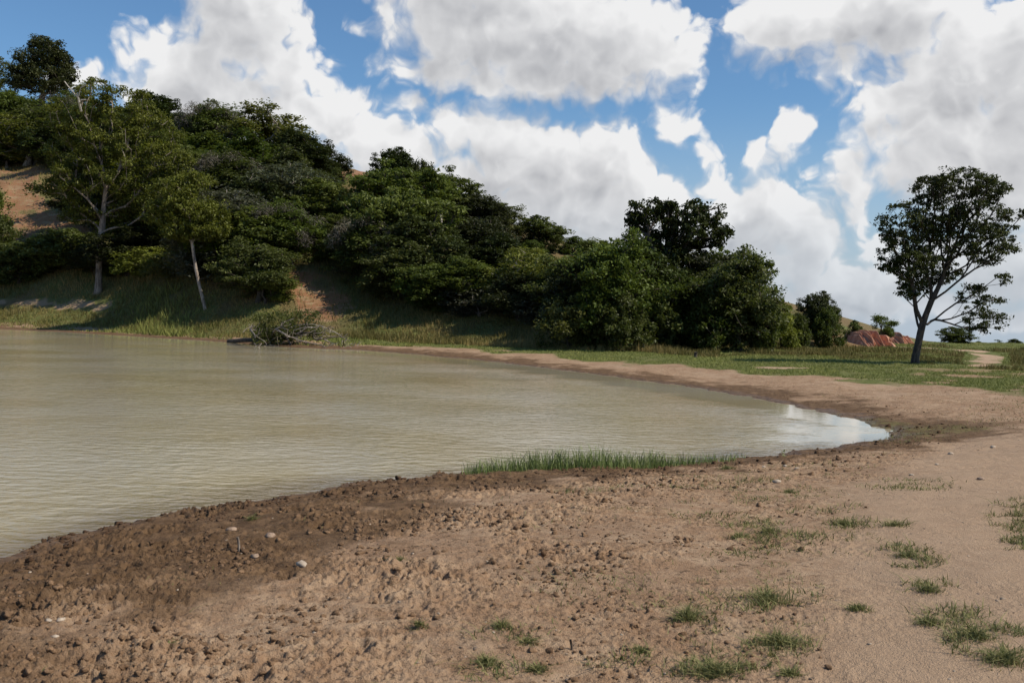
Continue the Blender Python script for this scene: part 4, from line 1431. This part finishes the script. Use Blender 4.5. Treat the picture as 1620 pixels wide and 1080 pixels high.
def far_grass():
    # short meadow grass on the far bank
    x, y = scatter(420000, 41, 26, 112, -0.15, 0.60)
    z, s, ch, t, px, far, w1 = land(x, y, False, True)
    nb = fbm(x * 0.35, y * 0.35, 4, 0.55, 21.0)
    edge = 4.4 + 3.5 * sstep(px, 750, 1350) * sstep(y, 70, 25) * far
    k = (s + nb * 1.8 > edge) & (s > 0.8) & (y > 27) & (t < 0.16) & (seg_dist(x, y, PATH_XY) > 1.6) & (seg_dist(x, y, PATH_FAR_XY) > 0.9 * y / 60)
    sp = on_plane(1238, 578, 0.5)
    k &= np.hypot((x - sp[0]) * 0.8, (y - sp[1]) * 1.4) > 1.0
    k &= ~((px > 1330) & (nb > 0.25) & (y < 55)) & (np.random.default_rng(2).random(len(x)) < sstep(nb + 0.55, -0.3, 0.5) * 0.8 + 0.2)
    x, y, z, nb = x[k], y[k], z[k], nb[k]
    h = (0.035 + 0.075 * np.random.default_rng(3).random(len(x)) ** 2) * (1 + 0.8 * np.clip(nb, 0, 1))
    V, F, tn = blades(x, y, z, h, 0.012 + 0.0004 * y, 5, 0.7, 0.4, np.clip(0.55 + 0.6 * nb, 0, 1))
    o = mesh_obj('meadow_grass', V, F, M_GRASS, None, {'tone': tn})
    tag(o, 'short green grass covering the flat meadow beyond the pond', 'grass', kind='stuff')
    # tall brownish grass along the foot of the hill, on the gully and over the ridge
    x, y = scatter(520000, 42, 40, 150)
    z, s, ch, t, px, far, w1 = land(x, y, False, True)
    nb = fbm(x * 0.22, y * 0.22, 4, 0.55, 31.0)
    r = np.random.default_rng(9)
    lo = np.interp(px, [0, 300, 520, 600, 760, 900, 1040, 1200, 1440, 1500, 1620], [0.015, 0.02, 0.0, -0.02, -0.05, -0.06, -0.09, -0.2, -0.32, -0.45, -0.5])
    ymin = np.interp(px, [1100, 1180, 1240, 1440, 1500, 1620], [62, 57, 54.5, 52.5, 50, 42]) + nb * 7
    k = (s > 1.6) & np.where(px > 1140, y > ymin, t > lo + nb * 0.03) & ((px < 1480) | (nb > -0.15)) & ((px < 1330) | (y < 84)) & (t < 0.75) & (seg_dist(x, y, PATH_FAR_XY) > 0.022 * y) & (seg_dist(x, y, TRACK) > 0.9)
    red = np.zeros_like(z)
    for (ppx, tt, rx, rt) in ((10, 0.42, 95, 0.16), (80, 0.36, 90, 0.05), (500, 0.18, 55, 0.10), (690, 0.45, 30, 0.10), (1385, 0.2, 50, 0.5)):
        red = np.maximum(red, np.exp(-(((px - ppx) / rx) ** 2 + ((t - tt) / rt) ** 2)))
    k &= r.random(len(x)) < (0.95 - 0.85 * red) * np.where(t > 0.3, 0.5, 1.0)
    x, y, z, nb, t, px = x[k], y[k], z[k], nb[k], t[k], px[k]
    h = (0.22 + 0.32 * r.random(len(x))) * np.clip(0.85 + 0.9 * nb, 0.35, 1.5) * np.where(px > 1220, 0.85, 1.0)
    tone = np.clip(0.42 + 0.9 * fbm(x * 0.12, y * 0.12, 3, 0.5, 33.0), 0, 1)
    mead = px > 1140
    clump = sstep(fbm(x * 0.30, y * 0.30, 3, 0.55, 34.0), -0.25, 0.5)
    h = np.where(mead, h * (0.22 + 0.62 * clump), h)
    tone = np.where(mead, np.clip(0.02 + 0.22 * tone + 0.18 * (1 - clump), 0, 1), tone)
    V, F, tn = blades(x, y, z, h, 0.02 + 0.0005 * y, 6, 0.32, 0.5, tone)
    o = mesh_obj('tall_grass', V, F, M_TALLG, None, {'tone': tn})
    tag(o, 'tall brownish green grass along the foot of the hill', 'grass', kind='stuff')
    # lush green weeds on the left bank
    r = np.random.default_rng(12)
    x, y = scatter(60000, 43, 60, 100, -0.58, -0.10)
    z, s, ch, t, px, far, w1 = land(x, y, False, True)
    nb = fbm(x * 0.3, y * 0.3, 3, 0.55, 36.0)
    k = (s > 1.2) & (s < 9) & (nb > -0.05 - 0.6 * np.exp(-((px - 255) / 60.0) ** 2))
    x, y, z, nb, px = x[k], y[k], z[k], nb[k], px[k]
    h = (0.12 + 0.26 * r.random(len(x)) ** 1.6) * (0.7 + 2.2 * np.exp(-((px - 255) / 55.0) ** 2))
    V, F, tn = blades(x, y, z, h, 0.06, 16, 0.45, 0.5)
    o = mesh_obj('bank_weeds', V, F, M_GRASS, None, {'tone': tn})
    tag(o, 'lush green weeds on the left bank above the water', 'weeds', kind='stuff')


def shore_reeds():
    """the strip of upright grass at the water edge in the middle of the near shore"""
    r = np.random.default_rng(50)
    P, H = [], []
    for i in range(5200):
        u = r.random() ** 1.15
        px = 738 + 440 * u + r.normal(0, 6)
        dens = np.interp(px, [735, 755, 780, 830, 900, 960, 1040, 1110, 1160, 1180], [.35, .5, .55, .9, 1, .95, .8, .55, .35, .1])
        if r.random() > dens:
            continue
        py = np.interp(px, [740, 850, 950, 1100, 1180], [757, 753, 750, 741, 731]) + r.normal(-1.0, 4.0)
        x, y = on_plane(px, py, 0.03)
        P.append((x, y))
        H.append(np.interp(px, [738, 790, 840, 920, 1000, 1090, 1180], [.24, .30, .40, .40, .34, .24, .14]) * (0.22 + 0.85 * r.random() ** 1.8))
    P = np.array(P); H = np.array(H)
    z = np.maximum(land(P[:, 0], P[:, 1], True), -0.05)
    V, F, tn = blades(P[:, 0], P[:, 1], z, H, 0.009, 51, 0.34, 0.7, None, 2)
    o = mesh_obj('shore_grass', V, F, M_REED, None, {'tone': tn})
    tag(o, 'upright green grass growing in a strip at the near water edge', 'grass', kind='stuff')


def beach_weeds():
    """thin ground cover on the dry beach"""
    r = np.random.default_rng(60)
    x, y = scatter(240000, 61, 4.0, 34, -0.58, 0.60, 0.8)
    z, s, ch, t, px, far, w1 = land(x, y, True, True)
    nb = fbm(x * 0.55, y * 0.55, 4, 0.6, 62.0)
    nb2 = fbm(x * 2.2, y * 2.2, 3, 0.6, 63.0)
    side = sstep(px, 780, 1250)
    path = sstep(seg_dist(x, y, PATH_XY), 1.0, 1.7)
    k = (s > 1.6) & (r.random(len(x)) < path * (0.06 + 0.94 * side) * sstep(nb + 0.8 * nb2, 0.30, 0.85))
    x, y, z = x[k], y[k], z[k]
    V, F, tn = blades(x, y, z, 0.012 + 0.045 * r.random(len(x)) ** 2, 0.0045 + 0.0003 * y, 64, 1.3, 0.6, None, 2)
    o = mesh_obj('beach_weeds', V, F, M_WEED, None, {'tone': tn})
    tag(o, 'thin creeping weeds scattered over the dry beach', 'weeds', kind='stuff')
    # verge patches right of the path and the green patch at the pond's tip
    P = []
    for (cx, cy, rx, ry, n) in ((1610, 822, 46, 26, 3400), (1615, 872, 34, 14, 1500), (1590, 625, 60, 12, 1600), (1430, 645, 90, 12, 2600), (1580, 640, 60, 8, 700), (1440, 760, 75, 14, 1500), (1300, 860, 110, 24, 900), (1240, 850, 60, 12, 1300), (1190, 870, 40, 8, 500), (1190, 820, 45, 6, 700), (1340, 826, 40, 9, 700), (1410, 832, 34, 7, 500),
                                (1425, 880, 50, 10, 700), (1450, 900, 44, 12, 700), (1300, 800, 60, 8, 400), (1150, 800, 40, 5, 300), (1230, 780, 60, 5, 300), (1470, 945, 44, 12, 700), (1500, 1000, 60, 18, 900), (1560, 1040, 70, 26, 2200),
                                (1220, 960, 70, 18, 1300), (1100, 1000, 44, 24, 700), (1140, 1060, 80, 20, 1500), (1230, 1040, 60, 16, 700), (980, 1040, 60, 12, 250), (800, 1000, 80, 10, 250), (780, 1050, 60, 14, 300), (1000, 745, 160, 5, 900), (1180, 736, 70, 6, 700)):
        for i in range(int(n * (0.62 if cy > 700 else 0.4))):
            a, q = r.random() * 6.283, r.random() ** 0.6 * (0.8 + 0.5 * r.random())
            P.append(on_plane(cx + rx * q * math.cos(a), cy + ry * q * math.sin(a), 0.7))
    P = np.array(P)
    nbv = fbm(P[:, 0] * 1.6, P[:, 1] * 1.6, 3, 0.6, 66.0)
    nbv2 = fbm(P[:, 0] * 5.0, P[:, 1] * 5.0, 3, 0.6, 68.0)
    P = P[nbv * 0.7 + nbv2 > -0.12]
    z = land(P[:, 0], P[:, 1], True)
    V, F, tn = blades(P[:, 0], P[:, 1], z, 0.015 + 0.06 * r.random(len(P)) ** 1.5, 0.005 + 0.0003 * P[:, 1], 67, 1.1, 0.6, None, 2)
    o = mesh_obj('verge_grass', V, F, M_WEED, None, {'tone': tn})
    tag(o, 'patchy low grass beside the sandy path and round the tip of the pond', 'grass', kind='stuff')


# ------------------------------------------------------------------ single grass tufts on the beach
TUFTS = [
    (1212, 948, 34, 13, 'wide grass tuft with an upright sprig in the sand at lower right'),
    (1232, 1020, 40, 16, 'ragged grass tuft just below the wide tuft with the upright sprig'),
    (1087, 978, 22, 17, 'upright grass tuft left of the wide tuft with the sprig'),
    (1357, 965, 24, 9, 'bright green tuft between the wide tuft and the sandy path'),
    (1468, 986, 28, 10, 'low tuft at the left edge of the sandy path near the picture bottom'),
    (1545, 1010, 34, 13, 'green tuft on the path side near the lower right corner, upper of two'),
    (1588, 1046, 46, 16, 'large green tuft in the lower right corner'),
    (1130, 1066, 46, 15, 'dark green tuft cut by the bottom edge right of the middle'),
    (1250, 1068, 22, 11, 'small tuft at the bottom edge below the ragged tuft'),
    (836, 1016, 22, 8, 'small bright green tuft on bare sand in the lower middle'),
    (850, 1062, 24, 9, 'bright green tuft at the bottom edge in the lower middle'),
    (795, 993, 18, 10, 'thin tuft just above the small bright tuft in the lower middle'),
    (664, 996, 16, 7, 'tiny bright tuft alone left of the lower middle'),
    (1014, 1030, 16, 8, 'tiny tuft left of the dark tuft at the bottom edge'),
    (768, 1050, 20, 11, 'olive tuft at the bottom edge left of the bright pair'),
    (1250, 780, 16, 6, 'little dark tuft in the sand below the pale stones'),
    (1335, 830, 24, 8, 'low olive tuft in the middle of the weedy patches at right'),
    (1415, 832, 26, 8, 'low olive tuft just left of the sandy path'),
    (1470, 936, 24, 9, 'spiky tuft at the path edge above the low path-side tuft'),
    (1435, 882, 26, 8, 'dry-looking tuft on the left margin of the sandy path'),
    (1170, 852, 26, 8, 'low spreading tuft at the left of the weedy patches'),
    (1215, 842, 28, 8, 'low spreading tuft in the upper weedy patch'),
    (1150, 742, 16, 6, 'tuft at the right end of the shoreline grass strip'),
    (398, 822, 9, 6, 'tiny green sprig on the dark mud near the water at left'),
    (632, 886, 9, 7, 'single green sprig on pale sand at left of the middle'),
    (268, 1020, 12, 6, 'tiny sprig on the churned mud at lower left'),
]


def tufts():
    for i, (px, py, hw, hh, label) in enumerate(TUFTS):
        x, y, z = hit(px, py)
        k = y / FPX
        r = np.random.default_rng(200 + i)
        n = int(110 + hw * 11)
        a, q = r.random(n) * 6.283, np.abs(r.normal(0, 0.75, n))
        q = q * (0.6 + 0.55 * np.sin(a * 2 + i) ** 2)
        bx, by = hw * k * q * np.cos(a), hw * k * 0.9 * q * np.sin(a)
        bz = land(x + bx, y + by, True) - z
        h = hh * k * 1.25 * (0.35 + 0.9 * r.random(n) ** 1.5) * np.clip(1.2 - 0.6 * q, 0.3, 1.2)
        V, F, tn = blades(bx, by, bz, h, 0.006, 300 + i, 1.1, 0.7, None, 2)
        if i in (0, 2):                       # the upright flowering sprigs
            m = 7
            V2, F2, t2 = blades(r.normal(0.12 * (i == 0), .03, m), r.normal(-.05, .04, m), bz[:m], hh * k * (3.0 if i == 0 else 1.9) * (0.6 + 0.5 * r.random(m)), 0.007, 400 + i, 0.12, 0.3, None, 2)
            F = [np.concatenate([F[0], F2[0] + len(V)]), np.concatenate([F[1], F2[1] + len(V)])]
            V, tn = np.concatenate([V, V2]), np.concatenate([tn, t2])
        o = mesh_obj('grass_tuft', V, F, M_WEED, None, {'tone': tn})
        o.location = (x, y, z)
        tag(o, label, 'grass tuft', 'grass tufts on the beach')


# ------------------------------------------------------------------ clods, stones, sticks
def ico(SUB=2):
    import bmesh
    bm = bmesh.new()
    bmesh.ops.create_icosphere(bm, subdivisions=SUB, radius=1)
    V = np.array([v.co[:] for v in bm.verts]); F = np.array([[v.index for v in f.verts] for f in bm.faces])
    bm.free()
    return V, F


IV, IF = ico()


def lump(seed, rough=0.35):
    r = np.random.default_rng(seed)
    o = r.random(3) * 50
    d = pnoise(IV[:, 0] * 1.2 + o[0] + IV[:, 2] * 0.9, IV[:, 1] * 1.2 + o[1] - IV[:, 2] * 0.7) + 0.5 * pnoise(IV[:, 0] * 2.9 + o[2] + IV[:, 2] * 2.3, IV[:, 1] * 2.9 - IV[:, 2] * 1.9)
    return IV * (1 + rough * d)[:, None]


def mud_clods():
    m, t, b = material('mud_clod')
    P = t.new('ShaderNodeNewGeometry').outputs['Position']
    tone = t.attr('tone')
    c = t.mix(tone, rgb(0.065, 0.036, 0.020), rgb(0.28, 0.175, 0.10))
    n = t.noise(P, 45, 4, 0.65)
    t.put(b.inputs['Base Color'], t.mix(t.ramp(n, 0.35, 0.7), t.mix(0.45, c, rgb(0.06, 0.035, 0.02)), c))
    b.inputs['Roughness'].default_value = 0.95
    b.inputs['Specular IOR Level'].default_value = 0.15
    bp = t.new('ShaderNodeBump'); bp.inputs['Distance'].default_value = 0.012
    t.put(bp.inputs['Height'], n); t.put(b.inputs['Normal'], bp.outputs[0])
    shapes = [lump(500 + i, 0.95) for i in range(14)]
    r = np.random.default_rng(77)
    x, y = scatter(46000, 70, 4.2, 33, -0.60, 0.60, 0.75)
    z, s, ch, tt, px, far, w1 = land(x, y, True, True)
    patch = fbm(x * 0.8, y * 0.8, 4, 0.55, 71.0)
    tipx, tipy = on_plane(1440, 684)
    ch = np.maximum(ch, 0.6 * sstep(np.hypot(x - tipx, (y - tipy) * 0.7), 3.0, 1.2) * (s > 0))
    pr = np.clip(ch * 0.9 * 0.85 * sstep(patch, -0.4, 0.4) + 0.34 * sstep(patch, -0.1, 0.6) * (s > 0), 0, 1) * sstep(seg_dist(x, y, PATH_XY), 0.9, 1.8) * (s > -0.12)
    k = r.random(len(x)) < pr
    x, y, z, s, ch, px = x[k], y[k], z[k], s[k], ch[k], px[k]
    n = len(x)
    sz = 0.005 + 0.042 * r.random(n) ** 8 * (0.4 + ch * 1.1) + 0.007 * r.random(n)
    sz = np.minimum(sz, 0.010 + 0.0022 * y)
    V = np.empty((n, len(IV), 3)); tn = np.empty((n, len(IV)))
    for i in range(n):
        a = r.random() * 6.283
        ca, sa = math.cos(a), math.sin(a)
        L = shapes[i % 14] * np.array([1, 0.6 + 0.5 * r.random(), 0.5 + 0.5 * r.random()]) * sz[i]
        V[i, :, 0] = x[i] + L[:, 0] * ca - L[:, 1] * sa
        V[i, :, 1] = y[i] + L[:, 0] * sa + L[:, 1] * ca
        V[i, :, 2] = z[i] + L[:, 2] + sz[i] * 0.08
    wetm = sstep(s, 3.0 + 1.5 * r.random(n), 0.2)
    tn[:] = np.clip((1 - wetm) * (0.35 + 0.65 * r.random(n)) + 0.10 * r.random(n), 0, 1)[:, None]
    F = (IF[None] + (np.arange(n) * len(IV))[:, None, None]).reshape(-1, 3)
    o = mesh_obj('mud_clods', V.reshape(-1, 3), F, m, None, {'tone': tn.ravel()})
    tag(o, 'crumbly brown mud clods strewn along the trampled shore', 'mud clods', kind='stuff')


STONES = [
    (1229, 764, 7, 'pale flat stone in the sand below the end of the shoreline grass'),
    (1242, 738, 5, 'small whitish stone by the water, beside the pale yellow weed'),
    (1261, 743, 5, 'round whitish stone right of the pale yellow weed'),
    (1208, 741, 4, 'small pale pebble left of the pale yellow weed'),
    (1551, 759, 6, 'round brown stone lying alone on the sandy path'),
    (1504, 718, 5, 'pale stone on the slope between the pond tip and the path'),
    (1482, 735, 4, 'white pebble above the weedy strip by the path'),
    (1442, 752, 4, 'white pebble among the weeds by the path'),
    (1571, 708, 5, 'pale pebble at the right picture edge above the path'),
    (404, 883, 9, 'rounded grey stone half sunk in mud right of the upright stick'),
    (366, 838, 9, 'orange-brown stone on the dark mud above the upright stick'),
    (428, 850, 11, 'pale clod-like stone right of the orange-brown stone'),
    (157, 930, 9, 'pale stone beside a deep hole in the mud at lower left'),
    (96, 984, 8, 'whitish stone in the mud at far lower left, right of a pair'),
    (77, 987, 6, 'whitish stone in the mud at far lower left, left of a pair'),
    (87, 1010, 6, 'small pale stone below the whitish pair at far lower left'),
    (478, 898, 12, 'large pale buff stone lying on drier ground at left'),
]


def pebbles():
    """small grit and dry litter over the beach"""
    m, t, b = material('pebble')
    t.put(b.inputs['Base Color'], t.mix(t.attr('tone'), rgb(0.11, 0.075, 0.05), rgb(0.48, 0.39, 0.29)))
    b.inputs['Roughness'].default_value = 0.9
    r = np.random.default_rng(88)
    V1, F1 = ico(1)
    x, y = scatter(9000, 89, 4.2, 34, -0.6, 0.62, 0.8)
    z, s, ch, tt, px, far, w1 = land(x, y, True, True)
    cl = fbm(x * 0.5, y * 0.5, 3, 0.5, 90.0)
    k = (s > 0.3) & (r.random(len(x)) < 0.25 + 0.6 * sstep(cl, 0.0, 0.6))
    x, y, z = x[k], y[k], z[k]
    n = len(x)
    sz = (0.003 + 0.010 * r.random(n) ** 4) * (0.8 + y * 0.02)
    a = r.random(n) * 6.283
    L = V1[None] * (1 + 0.3 * r.normal(0, 1, (n, len(V1), 1))) * sz[:, None, None] * np.stack([1 + 0.8 * r.random(n), np.ones(n), 0.6 * np.ones(n)], 1)[:, None, :]
    V = np.stack([x[:, None] + L[..., 0] * np.cos(a)[:, None] - L[..., 1] * np.sin(a)[:, None], y[:, None] + L[..., 0] * np.sin(a)[:, None] + L[..., 1] * np.cos(a)[:, None], z[:, None] + L[..., 2]], -1)
    F = (F1[None] + (np.arange(n) * len(V1))[:, None, None]).reshape(-1, 3)
    o = mesh_obj('pebbles', V.reshape(-1, 3), F, m, None, {'tone': np.repeat(r.random(n) ** 1.5, len(V1))})
    tag(o, 'grit and small pebbles scattered over the beach and path', 'pebbles', kind='stuff')


def stones():
    M = []
    for nm, c1, c2 in (('stone_pale', (0.30, 0.23, 0.165), (0.46, 0.38, 0.29)), ('stone_brown', (0.20, 0.13, 0.085), (0.36, 0.26, 0.18))):
        m, t, b = material(nm)
        P = t.new('ShaderNodeTexCoord').outputs['Object']
        n = t.noise(P, 40, 5, 0.6)
        t.put(b.inputs['Base Color'], t.mix(t.ramp(n, 0.3, 0.7), rgb(*c1), rgb(*c2)))
        b.inputs['Roughness'].default_value = 0.85
        M.append(m)
    for i, (px, py, hw, label) in enumerate(STONES):
        x, y, z = hit(px, py)
        z = zat(x, y, True)
        k = hw / FPX * y
        L = lump(900 + i, 0.32) * np.array([1.0, 0.75, 0.5 if hw < 16 else 0.14]) * k
        brown = any(w in label for w in ('brown', 'grey'))
        o = mesh_obj('stone', L, IF, M[1 if brown else 0], None, None, True)
        o.location = (x, y, z + k * 0.16)
        o.rotation_euler = (0, 0, i * 1.3 if hw < 16 else 0.1)
        tag(o, label, 'stone', 'stones lying round the pond')


def sticks():
    for px, py, dx, dy, rad, label in ((379, 874, -4, -24, 0.012, 'short pale stick standing up in the mud near the water at left'),
                                       (905, 1030, -3, -16, 0.007, 'short thin stick standing in bare sand in the lower middle'),
                                       (1100, 566, 1, -9, 0.09, 'small dark stump in the meadow beneath the big trees, left of the long shadow')):
        x, y, z = hit(px, py)
        k = y / FPX
        h = -dy * k
        N = np.array([(0, 0, -0.04), (dx * k * 0.3, 0.0, h * 0.35), (dx * k * 0.75, 0.01, h * 0.75), (dx * k, 0.0, h)])
        V, F = tubes(N, np.array([-1, 0, 1, 2]), np.array([rad * 1.1, rad, rad * 0.95, rad * 1.15]), 7)
        cap = np.array([[len(V) - 1 - i for i in range(7)]])
        o = mesh_obj('stick' if 'stick' in label else 'tree_stump', V, [F, cap], M_BARKP if 'pale' in label else M_BARK, None, None, True)
        o.location = (x, y, zat(x, y, True))
        tag(o, label, 'stick' if 'stick' in label else 'stump')


def yellow_weed():
    x, y, z = hit(1240, 724)
    r = np.random.default_rng(4)
    m = blade_material('pale_yellow_leaf', (0.30, 0.32, 0.12), (0.62, 0.60, 0.34))
    k = y / FPX
    C = np.array([(r.normal(0, 1.6 * k), r.normal(0, 1.6 * k), v * k) for v in np.linspace(2, 12, 7)])
    V, F, tn = leaves(C, 7, 1.6 * k, 3.2 * k, 4)
    root = bpy.data.objects.new('waterside_weed', None); COL.objects.link(root)
    mesh_obj('leaves', V, F, m, root, {'tone': tn})
    V, F = tubes(np.array([(0, 0, -.02), (0.0, 0, 6 * k), (0.01, 0, 12 * k)]), np.array([-1, 0, 1]), np.array([.006, .005, .003]), 5)
    mesh_obj('stem', V, F, M_REED, root, {'tone': np.full(len(V), .5)})
    root.location = (x, y, max(z, 0.0))
    tag(root, 'small pale yellow weed standing alone at the water edge', 'weed')


def eroded_bank():
    """the fluted red earth face at the foot of the ridge, right of the wood"""
    m, t, b = material('red_earth')
    P = t.new('ShaderNodeNewGeometry').outputs['Position']
    n = t.noise(t.vec('MULTIPLY', P, (1, 1, 0.5)), 1.6, 5, 0.65)
    t.put(b.inputs['Base Color'], t.mix(t.ramp(n, 0.3, 0.7), rgb(0.36, 0.155, 0.085), rgb(0.56, 0.31, 0.20)))
    b.inputs['Roughness'].default_value = 0.95
    for (pa, pb, ptop, pbot, y0, lab) in ((1352, 1428, 522, 551, 80, 'a'), (1404, 1458, 524, 547, 92, 'b')):
        nu, nv = 160, 26
        u = np.linspace(0, 1, nu)
        prof = np.clip(np.sin(np.pi * u) * 1.5, 0, 1) ** 0.9 * np.clip(0.78 + 0.45 * fbm(u * 5 + y0, u * 0, 3), 0.3, 1.1)
        V = []
        for j in range(nv):
            v = j / (nv - 1)
            px = pa + (pb - pa) * u
            zb = np.array([at(q, pbot, y0)[2] for q in px]) - 0.5
            zt = np.array([at(q, ptop, y0)[2] for q in px])
            x = np.array([at(q, pbot, y0)[0] for q in px])
            fl = np.abs(pnoise(u * 16 + v * 1.5 + y0, u * 0 + v * 2.2)) ** 0.7
            zz = zb + (zt - zb) * prof * np.sin(min(v * 1.25, 1) * np.pi / 2) * (0.82 + 0.3 * fl)
            yy = y0 - 0.6 + 3.0 * v - 1.1 * (1 - v) * fl * prof + np.maximum(v - 0.8, 0) * 14
            V.append(np.stack([x, yy, zz], 1))
        o = mesh_obj('eroded_bank', np.concatenate(V), grid_faces(nv, nu), m, None, None, True)
        tag(o, kind='structure')


far_grass()
shore_reeds()
beach_weeds()
tufts()
mud_clods()
pebbles()
stones()
sticks()
yellow_weed()
eroded_bank()
for _k, _o in KIND.items():                  # a kind never placed is removed again
    if _k not in _used:
        for _c in list(_o.children):
            bpy.data.objects.remove(_c)
        bpy.data.objects.remove(_o)
